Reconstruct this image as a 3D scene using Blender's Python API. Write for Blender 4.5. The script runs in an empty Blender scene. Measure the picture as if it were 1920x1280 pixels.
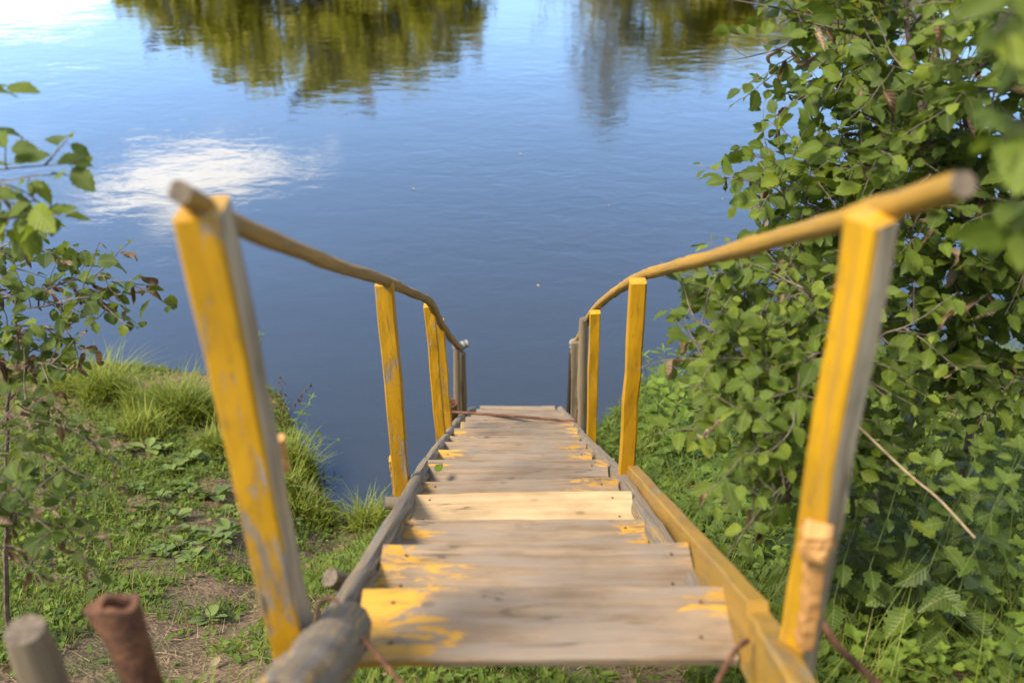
import bpy, math, random
import numpy as np
from mathutils import Matrix, Vector

random.seed(7)
rng = np.random.default_rng(7)
SC = bpy.context.scene
COL = SC.collection

# ------------------------------------------------------------------ camera
CAM_H = 6.15                       # eye height above the river
PITCH = math.radians(33.6)
FPX = 1920 * 35.0 / 36.0           # focal length in photo pixels
cam_data = bpy.data.cameras.new('camera')
cam_data.lens = 35.0
cam_data.sensor_width = 36.0
cam_data.clip_start = 0.05
cam_data.clip_end = 2000
cam_data.dof.use_dof = True
cam_data.dof.focus_distance = 4.9
cam_data.dof.aperture_fstop = 2.1
cam = bpy.data.objects.new('camera', cam_data)
COL.objects.link(cam)
cam.location = (0, 0, CAM_H)
cam.rotation_euler = (math.radians(90) - PITCH, 0, 0)
SC.camera = cam

# ------------------------------------------------------------------ light
SUN_EL, SUN_AZ = 55.0, 244.0       # degrees; azimuth clockwise from +Y (to the river)
world = bpy.data.worlds.new('World')
SC.world = world
world.use_nodes = True
SKY_STRENGTH = 0.13
SUN_STRENGTH = 3.6
SUN_ANGLE = 17.0
sun_data = bpy.data.lights.new('sun', 'SUN')
sun_data.energy = SUN_STRENGTH
sun_data.angle = math.radians(SUN_ANGLE)
sun_data.color = (1.0, 0.93, 0.80)
sun = bpy.data.objects.new('sun', sun_data)
COL.objects.link(sun)
_az, _el = math.radians(SUN_AZ), math.radians(SUN_EL)
to_sun = Vector((math.sin(_az) * math.cos(_el), math.cos(_az) * math.cos(_el), math.sin(_el)))
sun.rotation_euler = to_sun.to_track_quat('Z', 'Y').to_euler()
sun.location = (-10, -10, 30)

SC.view_settings.view_transform = 'Standard'
SC.view_settings.look = 'None'
SC.view_settings.gamma = 1.0
SC.view_settings.exposure = 1.2
SC.view_settings.use_curve_mapping = False
SC.render.engine = 'CYCLES'
SC.cycles.use_denoising = True
SC.cycles.max_bounces = 8
SC.cycles.transparent_max_bounces = 8
SC.cycles.caustics_reflective = False
SC.cycles.caustics_refractive = False


def node_helper(tree):
    nt, ln = tree.nodes, tree.links

    def N(kind, **kw):
        n = nt.new(kind)
        ins = kw.pop('ins', {})
        for k, v in kw.items():
            setattr(n, k, v)
        for k, v in ins.items():
            s = n.inputs[k]
            if hasattr(v, 'is_linked') or isinstance(v, bpy.types.NodeSocket):
                ln.new(v, s)
            else:
                s.default_value = v
        return n
    return nt, ln, N


def ramp(N, fac, stops, interp='LINEAR'):
    r = N('ShaderNodeValToRGB', ins={'Fac': fac})
    cr = r.color_ramp
    cr.interpolation = interp
    while len(cr.elements) < len(stops):
        cr.elements.new(0.5)
    for e, (p, c) in zip(cr.elements, stops):
        e.position = p
        e.color = (*c, 1) if len(c) == 3 else c
    return r.outputs['Color']


def maprange(N, v, a, b, c=0.0, d=1.0, smooth=True):
    m = N('ShaderNodeMapRange', ins={'Value': v, 'From Min': a, 'From Max': b, 'To Min': c, 'To Max': d})
    m.interpolation_type = 'SMOOTHSTEP' if smooth else 'LINEAR'
    return m.outputs['Result']


def math_n(N, op, a, b=0.0, clamp=False):
    m = N('ShaderNodeMath', operation=op, ins={0: a, 1: b})
    m.use_clamp = clamp
    return m.outputs[0]


def mixc(N, f, a, b, blend='MIX'):
    m = N('ShaderNodeMix', data_type='RGBA', blend_type=blend)
    lt = m.id_data.links
    for s, v in ((m.inputs['Factor'], f), (m.inputs['A'], a), (m.inputs['B'], b)):
        pass
    cols = [i for i in m.inputs if i.type == 'RGBA']
    facs = [i for i in m.inputs if i.type == 'VALUE']
    for s, v in ((facs[0], f), (cols[0], a), (cols[1], b)):
        if isinstance(v, bpy.types.NodeSocket):
            lt.new(v, s)
        elif isinstance(v, (tuple, list)):
            s.default_value = (*v[:3], 1)
        else:
            s.default_value = v
    return [o for o in m.outputs if o.type == 'RGBA'][0]


# ------------------------------------------------------------------ photo measurements -> world points
S_, C_ = math.sin(PITCH), math.cos(PITCH)


def ray(px, py):
    a, t = (px - 960) / FPX, (py - 640) / FPX
    return np.array([a, C_ - t * S_, -(S_ + t * C_)])


def at(px, py, z):
    """world point seen at photo pixel (px, py), z metres along the view axis"""
    return np.array([0, 0, CAM_H]) + ray(px, py) * z


def project(P):
    P = np.asarray(P, float) - np.array([0, 0, CAM_H])
    z = P[..., 1] * C_ - P[..., 2] * S_
    u = P[..., 1] * S_ + P[..., 2] * C_
    zz = np.where(z > 0.05, z, 0.05)
    return 960 + FPX * P[..., 0] / zz, 640 - FPX * u / zz, z


# ------------------------------------------------------------------ sky with clouds
def build_sky():
    nt, ln, N = node_helper(world.node_tree)
    for n in list(nt):
        nt.remove(n)
    sky = N('ShaderNodeTexSky', sky_type='NISHITA')
    sky.sun_disc = False
    sky.sun_elevation = math.radians(SUN_EL)
    sky.sun_rotation = math.radians(SUN_AZ)
    sky.altitude = 100
    sky.air_density = 1.0
    sky.dust_density = 0.15
    sky.ozone_density = 1.8
    tc = N('ShaderNodeTexCoord').outputs['Generated']
    sep = N('ShaderNodeSeparateXYZ', ins={0: tc})
    zc = math_n(N, 'MAXIMUM', sep.outputs[2], 0.06)
    # plane coordinates of a cloud layer, so the clouds flatten towards the horizon
    u = math_n(N, 'DIVIDE', sep.outputs[0], zc)
    v = math_n(N, 'DIVIDE', sep.outputs[1], zc)
    comb = N('ShaderNodeCombineXYZ', ins={0: u, 1: v, 2: 0.0}).outputs[0]
    n1 = N('ShaderNodeTexNoise', ins={'Vector': comb, 'Scale': 3.4, 'Detail': 9.0, 'Roughness': 0.58})
    nz = n1.outputs['Fac']
    big = N('ShaderNodeTexNoise', ins={'Vector': comb, 'Scale': 0.55, 'Detail': 2.0}).outputs['Fac']

    def blob(px, py, ru, rv, gain):
        d = ray(px, py)
        cu, cv = d[0] / -d[2], d[1] / -d[2]
        a = math_n(N, 'DIVIDE', math_n(N, 'SUBTRACT', u, float(cu)), ru)
        b = math_n(N, 'DIVIDE', math_n(N, 'SUBTRACT', v, float(cv)), rv)
        r2 = math_n(N, 'ADD', math_n(N, 'MULTIPLY', a, a), math_n(N, 'MULTIPLY', b, b))
        return math_n(N, 'MULTIPLY', math_n(N, 'POWER', 2.718, math_n(N, 'MULTIPLY', r2, -1.0)), gain)
    f = math_n(N, 'ADD', blob(395, 318, 0.18, 0.25, 0.52), blob(-30, -20, 0.36, 0.62, 0.55))
    f = math_n(N, 'ADD', f, blob(590, 315, 0.10, 0.13, 0.17))
    f = math_n(N, 'ADD', f, blob(330, 430, 0.09, 0.09, 0.10))
    # scattered fair-weather cumulus over the rest of the sky, away from this gap
    gap = math_n(N, 'MULTIPLY', math_n(N, 'SUBTRACT', 1.0, blob(1050, 330, 1.35, 2.1, 1.0)), 0.52)
    f = math_n(N, 'ADD', f, math_n(N, 'MULTIPLY', maprange(N, big, 0.40, 0.62), gap))
    cover = maprange(N, math_n(N, 'ADD', nz, f), 0.72, 0.98)
    shade = mixc(N, maprange(N, nz, 0.35, 0.75), (5.6, 5.5, 5.35), (7.0, 6.85, 6.6))
    lp = N('ShaderNodeHueSaturation', ins={'Saturation': 1.05, 'Color': sky.outputs[0]}).outputs[0]
    col = mixc(N, cover, lp, shade)
    bg = N('ShaderNodeBackground', ins={'Color': col, 'Strength': SKY_STRENGTH})
    out = N('ShaderNodeOutputWorld', ins={'Surface': bg.outputs[0]})


build_sky()

# ------------------------------------------------------------------ noise and terrain
_LAT = rng.random((256, 256))


def vnoise(x, y):
    x, y = np.asarray(x, float), np.asarray(y, float)
    xi, yi = np.floor(x).astype(int), np.floor(y).astype(int)
    fx, fy = x - xi, y - yi
    fx, fy = fx * fx * (3 - 2 * fx), fy * fy * (3 - 2 * fy)
    a = _LAT[xi % 256, yi % 256]
    b = _LAT[(xi + 1) % 256, yi % 256]
    c = _LAT[xi % 256, (yi + 1) % 256]
    d = _LAT[(xi + 1) % 256, (yi + 1) % 256]
    return (a * (1 - fx) + b * fx) * (1 - fy) + (c * (1 - fx) + d * fx) * fy


def fbm(x, y, o=4):
    s, a, t = 0.0, 1.0, 0.0
    for i in range(o):
        s = s + a * vnoise(x * 2 ** i + 17 * i, y * 2 ** i + 31 * i)
        t += a
        a *= 0.5
    return s / t


SX = np.array([-300, -30, -9, -6, -5, -4, -3.2, -2.75, -2.35, -2.0, -1.7, -1.4, -1.0, -0.5, 0.4, 0.9, 1.3, 2.0, 3.0, 6, 30, 300])
SY = np.array([9, 9.4, 9.0, 8.8, 8.75, 8.65, 8.5, 8.45, 8.2, 7.35, 6.65, 6.35, 6.5, 6.7, 6.9, 7.6, 8.2, 8.5, 8.6, 9, 9.3, 9])
FAR_SHORE = 41.0


def shore(x):
    return np.interp(x, SX, SY) + 0.16 * (fbm(x * 1.7, x * 0 + 3.3, 3) - 0.5)


def height(x, y):
    x, y = np.asarray(x, float), np.asarray(y, float)
    ds = shore(x)
    # inland the bank is an even slope; only its last metres follow the little coves
    dm = np.mean([np.interp(x + o, SX, SY) for o in (-2.2, -1.5, -0.8, 0, 0.8, 1.5)], axis=0)
    k = np.clip((ds - y) / 3.0, 0, 1)
    de = ds + (dm - ds) * k * k * (3 - 2 * k)
    t = np.clip(y / de, 0, 1)
    pw = 1.02 + 0.30 * np.clip((-0.4 - x) / 1.0, 0, 1)
    land = 0.10 + 4.6 * (1 - t) ** pw
    back = 4.7 + 1.6 * (1 - np.exp(np.minimum(y, 0) / 5.0))
    land = np.where(y < 0, back, land)
    land = land + (0.08 * (fbm(x * 1.1, y * 1.1, 3) - 0.5) + 0.05 * (fbm(x * 6, y * 6, 3) - 0.5)) * np.clip((ds - y) / 0.5, 0, 1)
    over = y - ds
    bed = 0.10 - 0.26 * np.clip(over / 0.10, 0, 1) - 0.30 * np.clip(over - 0.1, 0, 7) + 0.14 * (fbm(x * 2, y * 2, 3) - 0.5) * np.clip(over, 0, 1)
    h = np.where(over > 0, bed, land)
    fs = FAR_SHORE + 1.5 * (fbm(x * 0.1, x * 0 + 8, 2) - 0.5)
    fo = y - fs
    farb = -2.0 + np.clip((fo + 6) / 6, 0, 1) * 2.2 + np.clip(fo, 0, 400) * 0.10
    farb = np.minimum(farb, 3.4 + 0.01 * np.clip(fo, 0, 400)) + 0.5 * (fbm(x * 0.2, y * 0.2, 3) - 0.5) * np.clip(fo, 0, 1)
    return np.where(y > FAR_SHORE - 8, farb, h)


def ground_hit(px, py):
    d = ray(px, py)
    o = np.array([0, 0, CAM_H])
    zs = np.arange(0.6, 14, 0.01)
    P = o + zs[:, None] * d
    below = P[:, 2] < height(P[:, 0], P[:, 1])
    i = int(np.argmax(below)) if below.any() else len(zs) - 1
    return P[i], float(zs[i])


# ------------------------------------------------------------------ mesh helpers
def np_mesh(name, V, faces, mats, uv=None, var=None, fmat=None, smooth=True):
    """faces: list of integer arrays (m, 3) and/or (m, 4)"""
    me = bpy.data.meshes.new(name)
    V = np.ascontiguousarray(V, dtype=np.float32)
    faces = [np.asarray(f, dtype=np.int32) for f in faces if len(f)]
    loops = np.concatenate([f.ravel() for f in faces])
    tot = np.concatenate([np.full(len(f), f.shape[1], np.int32) for f in faces])
    start = np.concatenate([[0], np.cumsum(tot)[:-1]]).astype(np.int32)
    me.vertices.add(len(V))
    me.vertices.foreach_set('co', V.ravel())
    me.loops.add(len(loops))
    me.loops.foreach_set('vertex_index', loops)
    me.polygons.add(len(tot))
    me.polygons.foreach_set('loop_start', start)
    me.polygons.foreach_set('loop_total', tot)
    if fmat is not None:
        me.polygons.foreach_set('material_index', np.asarray(fmat, np.int32))
    me.polygons.foreach_set('use_smooth', np.full(len(tot), bool(smooth)))
    if uv is not None:
        l = me.uv_layers.new(name='UVMap')
        l.data.foreach_set('uv', np.ascontiguousarray(np.asarray(uv, np.float32)[loops]).ravel())
    if var is not None:
        a = me.attributes.new('var', 'FLOAT', 'POINT')
        a.data.foreach_set('value', np.asarray(var, np.float32))
    for m in (mats if isinstance(mats, (list, tuple)) else [mats]):
        me.materials.append(m)
    me.update(calc_edges=True)
    me.validate()
    return me


def link(name, me, parent=None, loc=None):
    o = bpy.data.objects.new(name, me)
    COL.objects.link(o)
    if parent is not None:
        o.parent = parent
    if loc is not None:
        o.location = loc
    return o


def tag(o, label=None, cat=None, group=None, kind=None):
    for k, v in (('label', label), ('category', cat), ('group', group), ('kind', kind)):
        if v:
            o[k] = v
    return o


def thing(name, label, cat, loc, group=None):
    o = link(name, None, None, tuple(float(c) for c in loc))
    o.empty_display_size = 0.1
    return tag(o, label, cat, group)


def rect_profile(w, h, c=0.004):
    a, b = w / 2, h / 2
    return np.array([(-a + c, -b), (a - c, -b), (a, -b + c), (a, b - c), (a - c, b), (-a + c, b), (-a, b - c), (-a, -b + c)])


def circ_profile(r, k=12):
    t = np.arange(k) / k * 2 * math.pi
    return np.stack([np.cos(t), np.sin(t)], 1) * r


def resample(P, n):
    P = np.asarray(P, float)
    d = np.concatenate([[0], np.cumsum(np.linalg.norm(np.diff(P, axis=0), axis=1))])
    s = np.linspace(0, d[-1], n)
    return np.stack([np.interp(s, d, P[:, i]) for i in range(3)], 1)


def smooth_path(P, n):
    """Catmull-Rom through the points"""
    P = np.asarray(P, float)
    if len(P) < 3:
        return resample(P, n)
    Q = np.vstack([2 * P[0] - P[1], P, 2 * P[-1] - P[-2]])
    out = []
    for i in range(1, len(Q) - 2):
        p0, p1, p2, p3 = Q[i - 1:i + 3]
        for t in np.linspace(0, 1, 8, endpoint=False):
            out.append(0.5 * ((2 * p1) + (-p0 + p2) * t + (2 * p0 - 5 * p1 + 4 * p2 - p3) * t * t + (-p0 + 3 * p1 - 3 * p2 + p3) * t ** 3))
    out.append(P[-1])
    return resample(out, n)


def sweep(path, prof, ref=(1, 0, 0), scale=None, jit=0.0, caps=True, side_mat=None, cap_mat=0, jseed=0):
    """returns dict V, quads, tris, uv, fm(quads), fmt(tris)"""
    P = np.asarray(path, float)
    n, k = len(P), len(prof)
    T = np.gradient(P, axis=0)
    T /= np.linalg.norm(T, axis=1)[:, None]
    ref = np.asarray(ref, float)
    V = np.zeros((n, k, 3))
    r = np.random.default_rng(jseed)
    x = ref
    u = np.concatenate([[0], np.cumsum(np.linalg.norm(np.diff(P, axis=0), axis=1))])
    per = np.concatenate([[0], np.cumsum(np.linalg.norm(np.diff(prof, axis=0), axis=1))])
    for i in range(n):
        x = x - x.dot(T[i]) * T[i]
        x /= np.linalg.norm(x)
        y = np.cross(T[i], x)
        s = 1.0 if scale is None else scale[i]
        pr = prof * s
        if jit:
            pr = pr + r.normal(0, jit, pr.shape)
        V[i] = P[i] + pr[:, :1] * x + pr[:, 1:] * y
    idx = np.arange(n * k).reshape(n, k)
    a, b = idx[:-1], idx[1:]
    quads = np.stack([a, np.roll(a, -1, 1), np.roll(b, -1, 1), b], -1).reshape(-1, 4)
    fm = np.tile(np.asarray(side_mat if side_mat is not None else [0] * k), n - 1)
    VV = V.reshape(-1, 3)
    uv = np.stack([np.repeat(u, k), np.tile(per, n)], 1)
    tris = np.zeros((0, 3), int)
    if caps:
        caps_v, caps_uv, t = [], [], []
        base = len(VV)
        for ring, flip in ((0, True), (n - 1, False)):
            cv = V[ring]
            c = cv.mean(0)
            st = base + len(caps_v)
            for q in range(k):
                caps_v.append(cv[q])
                caps_uv.append(prof[q] + 0.37)
            caps_v.append(c)
            caps_uv.append((0.37, 0.37))
            for q in range(k):
                tr = [st + k, st + q, st + (q + 1) % k]
                t.append(tr[::-1] if flip else tr)
        VV = np.vstack([VV, caps_v])
        uv = np.vstack([uv, caps_uv])
        tris = np.array(t)
    return dict(V=VV, q=quads, t=tris, uv=uv, fm=fm, fmt=np.full(len(tris), cap_mat))


def join(parts):
    V, q, t, uv, fm, fmt, o = [], [], [], [], [], [], 0
    for p in parts:
        V.append(p['V']); uv.append(p['uv'])
        q.append(p['q'] + o); t.append(p['t'] + o)
        fm.append(p['fm']); fmt.append(p['fmt'])
        o += len(p['V'])
    c = np.concatenate
    return dict(V=c(V), q=c(q), t=c(t), uv=c(uv), fm=c(fm), fmt=c(fmt))


def to_mesh(name, p, mats, origin=None, smooth=False):
    V = p['V'] if origin is None else p['V'] - np.asarray(origin)
    fm = np.concatenate([p['fm'], p['fmt']]) if len(p['t']) else p['fm']
    me = np_mesh(name, V, [p['q'], p['t']], mats, uv=p['uv'], fmat=fm, smooth=smooth)
    if smooth:
        me.set_sharp_from_angle(angle=math.radians(50))
    return me


def part(name, p, mats, parent, smooth=False, label=None, base=None):
    """a child mesh whose vertices are given in world space; base = world position of the parent thing"""
    o = link(name, to_mesh(name, p, mats, base, smooth), parent)
    if label:
        o['label'] = label
    return o


# ------------------------------------------------------------------ materials
def new_mat(name):
    m = bpy.data.materials.new(name)
    m.use_nodes = True
    nt, ln, N = node_helper(m.node_tree)
    for n in list(nt):
        nt.remove(n)
    return m, nt, ln, N


def finish(N, shader):
    N('ShaderNodeOutputMaterial', ins={'Surface': shader})


def wood_mat(name, dark, light, paint=None, keep=0.5, ends=False, soft=0.12, rough=0.75, gscale=1.0, grey=None, cracks=0.7):
    """grained wood; paint left on it where a stretched noise is high (keep = share left)"""
    m, nt, ln, N = new_mat(name)
    uv = N('ShaderNodeTexCoord')
    oi = N('ShaderNodeObjectInfo').outputs['Random']
    off = N('ShaderNodeCombineXYZ', ins={0: math_n(N, 'MULTIPLY', oi, 37.0), 1: math_n(N, 'MULTIPLY', oi, 91.0), 2: 0.0}).outputs[0]
    base = N('ShaderNodeVectorMath', operation='ADD', ins={0: uv.outputs['UV'], 1: off}).outputs[0]

    def nz(sx, sy, detail=5.0, rough_=0.55, dist=0.0):
        mp = N('ShaderNodeMapping', ins={'Vector': base, 'Scale': (sx * gscale, sy * gscale, 1)})
        return N('ShaderNodeTexNoise', noise_dimensions='2D', ins={'Vector': mp.outputs[0], 'Scale': 1.0, 'Detail': detail, 'Roughness': rough_, 'Distortion': dist}).outputs['Fac']
    g1 = nz(1.6, 42, 6, 0.62, 0.25)
    g2 = nz(9, 260, 3)
    blot = nz(5, 9, 4)
    c = mixc(N, maprange(N, g1, 0.22, 0.78), dark, light)
    c = mixc(N, maprange(N, blot, 0.35, 0.75, 0.0, 0.45), c, tuple(v * 0.62 for v in dark))
    if grey is not None:
        c = mixc(N, maprange(N, nz(3, 22, 4), 0.42, 0.62, 0.0, 0.8), c, grey)
    c = mixc(N, maprange(N, g2, 0.55, 0.8, 0.0, 0.35), c, tuple(v * 0.4 for v in dark))
    # knots
    mp = N('ShaderNodeMapping', ins={'Vector': base, 'Scale': (4.2, 7.5, 1)})
    vo = N('ShaderNodeTexVoronoi', voronoi_dimensions='2D', ins={'Vector': mp.outputs[0], 'Scale': 1.0})
    knot = maprange(N, vo.outputs['Distance'], 0.03, 0.11, 1.0, 0.0)
    c = mixc(N, math_n(N, 'MULTIPLY', knot, maprange(N, blot, 0.4, 0.7, 0.0, 0.6)), c, tuple(v * 0.35 for v in dark))
    cr = math_n(N, 'ABSOLUTE', math_n(N, 'SUBTRACT', nz(1.1, 17, 3, 0.5, 0.2), 0.5))
    crack = math_n(N, 'MULTIPLY', maprange(N, cr, 0.003, 0.014, 1.0, 0.0), maprange(N, nz(1.5, 6, 2), 0.48, 0.62))
    crack = math_n(N, 'MULTIPLY', crack, cracks)
    c = mixc(N, crack, c, (0.025, 0.018, 0.012))
    hgt = math_n(N, 'ADD', math_n(N, 'MULTIPLY', g1, 0.6), math_n(N, 'MULTIPLY', g2, 0.4))
    hgt = math_n(N, 'SUBTRACT', hgt, crack)
    r = rough
    if paint is not None:
        a = nz(7, 34, 9, 0.68, 0.8)
        b = nz(2.6, 8, 5, 0.6, 0.5)
        mk = math_n(N, 'ADD', math_n(N, 'MULTIPLY', a, 0.5), math_n(N, 'MULTIPLY', b, 0.5))
        if ends:
            ob = N('ShaderNodeSeparateXYZ', ins={0: uv.outputs['Object']})
            ax = math_n(N, 'ABSOLUTE', math_n(N, 'ADD', ob.outputs[0], math_n(N, 'MULTIPLY', math_n(N, 'SUBTRACT', oi, 0.5), 0.22)))
            mk = math_n(N, 'ADD', mk, math_n(N, 'MULTIPLY', math_n(N, 'SINE', math_n(N, 'MULTIPLY', oi, 47.0)), 0.045))
            mk = math_n(N, 'ADD', mk, maprange(N, ax, 0.08, 0.42, -0.16, 0.085))
        th = 1.0 - keep
        th = 0.30 + 0.40 * th
        f = maprange(N, mk, th - soft * 0.5, th + soft * 0.5)
        pc = mixc(N, maprange(N, nz(2, 12, 6), 0.3, 0.75), paint, tuple(v * 0.72 for v in paint))
        pc = mixc(N, maprange(N, nz(12, 60, 6, 0.7), 0.52, 0.72, 0.0, 0.55), pc, (0.17, 0.10, 0.03))
        pc = mixc(N, maprange(N, nz(1.2, 26, 6, 0.65, 0.5), 0.56, 0.68, 0.0, 0.35), pc, (0.22, 0.14, 0.06))
        f = math_n(N, 'MULTIPLY', f, math_n(N, 'SUBTRACT', 1.0, math_n(N, 'MULTIPLY', crack, 0.8)))
        c = mixc(N, f, c, pc)
        hgt = math_n(N, 'ADD', math_n(N, 'MULTIPLY', hgt, 0.6), math_n(N, 'MULTIPLY', f, 0.5))
        r = maprange(N, f, 0, 1, rough, 0.5)
    bump = N('ShaderNodeBump', ins={'Strength': 0.45, 'Distance': 0.004, 'Height': hgt})
    bs = N('ShaderNodeBsdfPrincipled', ins={'Base Color': c, 'Roughness': r, 'Normal': bump.outputs[0], 'Specular IOR Level': 0.35})
    finish(N, bs.outputs[0])
    return m


YEL = (0.56, 0.285, 0.008)
YEL_D = (0.60, 0.33, 0.04)
M = {}
M['splint'] = wood_mat('split_orange_wood', (0.42, 0.20, 0.055), (0.60, 0.31, 0.10))
M['tread'] = wood_mat('tread_wood', (0.175, 0.115, 0.066), (0.31, 0.215, 0.13), paint=(0.52, 0.265, 0.03), keep=0.36, soft=0.07, ends=True, grey=(0.215, 0.165, 0.12))
M['tread_worn'] = wood_mat('tread_wood_worn', (0.16, 0.108, 0.064), (0.29, 0.20, 0.125), paint=(0.50, 0.26, 0.04), keep=0.24, soft=0.08, ends=True, grey=(0.215, 0.168, 0.123))
M['fresh'] = wood_mat('fresh_pine', (0.44, 0.275, 0.125), (0.55, 0.385, 0.205))
M['yellow'] = wood_mat('yellow_painted_wood', (0.26, 0.20, 0.13), (0.40, 0.33, 0.25), paint=YEL, keep=0.86, soft=0.1)
M['yellow_worn'] = wood_mat('worn_yellow_painted_wood', (0.20, 0.16, 0.12), (0.36, 0.30, 0.23), paint=(0.54, 0.275, 0.010), keep=0.66, soft=0.1)
M['ochre'] = wood_mat('dirty_yellow_board', (0.16, 0.12, 0.065), (0.29, 0.215, 0.11), paint=(0.34, 0.185, 0.028), keep=0.74, soft=0.14)
M['grey'] = wood_mat('weathered_grey_wood', (0.17, 0.12, 0.075), (0.58, 0.46, 0.31), paint=(0.55, 0.34, 0.06), keep=0.1, soft=0.2)
M['log'] = wood_mat('weathered_log', (0.085, 0.075, 0.065), (0.25, 0.215, 0.18), paint=(0.52, 0.28, 0.035), keep=0.38, soft=0.08, gscale=0.9)
M['rail_right'] = wood_mat('yellow_pole', (0.15, 0.105, 0.06), (0.30, 0.225, 0.13), paint=(0.55, 0.28, 0.012), keep=0.60, soft=0.08)
M['rail'] = wood_mat('painted_pole', (0.13, 0.095, 0.05), (0.28, 0.21, 0.12), paint=(0.52, 0.265, 0.02), keep=0.50, soft=0.08)
M['rail_dark'] = wood_mat('bare_pole', (0.13, 0.10, 0.07), (0.31, 0.26, 0.19), paint=(0.50, 0.29, 0.05), keep=0.3, soft=0.25)
M['bare'] = wood_mat('bare_wood_stake', (0.14, 0.10, 0.058), (0.33, 0.25, 0.16))


def endgrain_mat():
    m, nt, ln, N = new_mat('sawn_end')
    uv = N('ShaderNodeTexCoord').outputs['UV']
    p = N('ShaderNodeVectorMath', operation='SUBTRACT', ins={0: uv, 1: (0.30, 0.42, 0)}).outputs[0]
    r = N('ShaderNodeVectorMath', operation='LENGTH', ins={0: p}).outputs['Value']
    n = N('ShaderNodeTexNoise', ins={'Vector': uv, 'Scale': 3.0, 'Detail': 6.0}).outputs['Fac']
    rings = math_n(N, 'SINE', math_n(N, 'MULTIPLY', math_n(N, 'ADD', r, math_n(N, 'MULTIPLY', n, 0.25)), 38.0))
    sp = N('ShaderNodeSeparateXYZ', ins={0: p})
    ang = math_n(N, 'ARCTAN2', sp.outputs[1], sp.outputs[0])
    ck = N('ShaderNodeTexNoise', noise_dimensions='1D', ins={'W': ang, 'Scale': 2.6, 'Detail': 3.0}).outputs['Fac']
    crack = maprange(N, math_n(N, 'ABSOLUTE', math_n(N, 'SUBTRACT', ck, 0.5)), 0.006, 0.03, 0.8, 0.0)
    c = mixc(N, maprange(N, rings, -1, 1), (0.11, 0.075, 0.045), (0.21, 0.155, 0.10))
    c = mixc(N, maprange(N, n, 0.45, 0.7, 0, 0.7), c, (0.07, 0.052, 0.038))
    c = mixc(N, crack, c, (0.02, 0.015, 0.01))
    bp = N('ShaderNodeBump', ins={'Strength': 0.5, 'Distance': 0.003, 'Height': math_n(N, 'SUBTRACT', n, crack)})
    bs = N('ShaderNodeBsdfPrincipled', ins={'Base Color': c, 'Roughness': 0.85, 'Normal': bp.outputs[0]})
    finish(N, bs.outputs[0])
    return m


M['endgrain'] = endgrain_mat()
M['darkwood'] = wood_mat('wet_dark_wood', (0.02, 0.016, 0.012), (0.06, 0.048, 0.035))


def rust_mat():
    m, nt, ln, N = new_mat('rusted_steel')
    tc = N('ShaderNodeTexCoord').outputs['Object']
    a = N('ShaderNodeTexNoise', ins={'Vector': tc, 'Scale': 14.0, 'Detail': 8.0, 'Roughness': 0.65}).outputs['Fac']
    b = N('ShaderNodeTexNoise', ins={'Vector': tc, 'Scale': 90.0, 'Detail': 4.0}).outputs['Fac']
    c = ramp(N, a, [(0.3, (0.055, 0.022, 0.013)), (0.5, (0.125, 0.05, 0.022)), (0.62, (0.20, 0.085, 0.035)), (0.75, (0.10, 0.042, 0.025))])
    c = mixc(N, maprange(N, b, 0.48, 0.66, 0, 0.75), c, (0.045, 0.024, 0.017))
    bp = N('ShaderNodeBump', ins={'Strength': 0.9, 'Distance': 0.004, 'Height': b})
    bs = N('ShaderNodeBsdfPrincipled', ins={'Base Color': c, 'Roughness': 0.88, 'Metallic': 0.1, 'Normal': bp.outputs[0]})
    finish(N, bs.outputs[0])
    return m


M['rust'] = rust_mat()


def plain_mat(name, c, rough=0.6, trans=0.0):
    m, nt, ln, N = new_mat(name)
    tc = N('ShaderNodeTexCoord').outputs['Object']
    a = N('ShaderNodeTexNoise', ins={'Vector': tc, 'Scale': 25.0, 'Detail': 5.0}).outputs['Fac']
    cc = mixc(N, a, tuple(v * 0.7 for v in c), tuple(min(1, v * 1.2) for v in c))
    bs = N('ShaderNodeBsdfPrincipled', ins={'Base Color': cc, 'Roughness': rough})
    finish(N, bs.outputs[0])
    return m


M['wrap'] = plain_mat('pale_wrapping', (0.18, 0.172, 0.155), 0.5)


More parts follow.
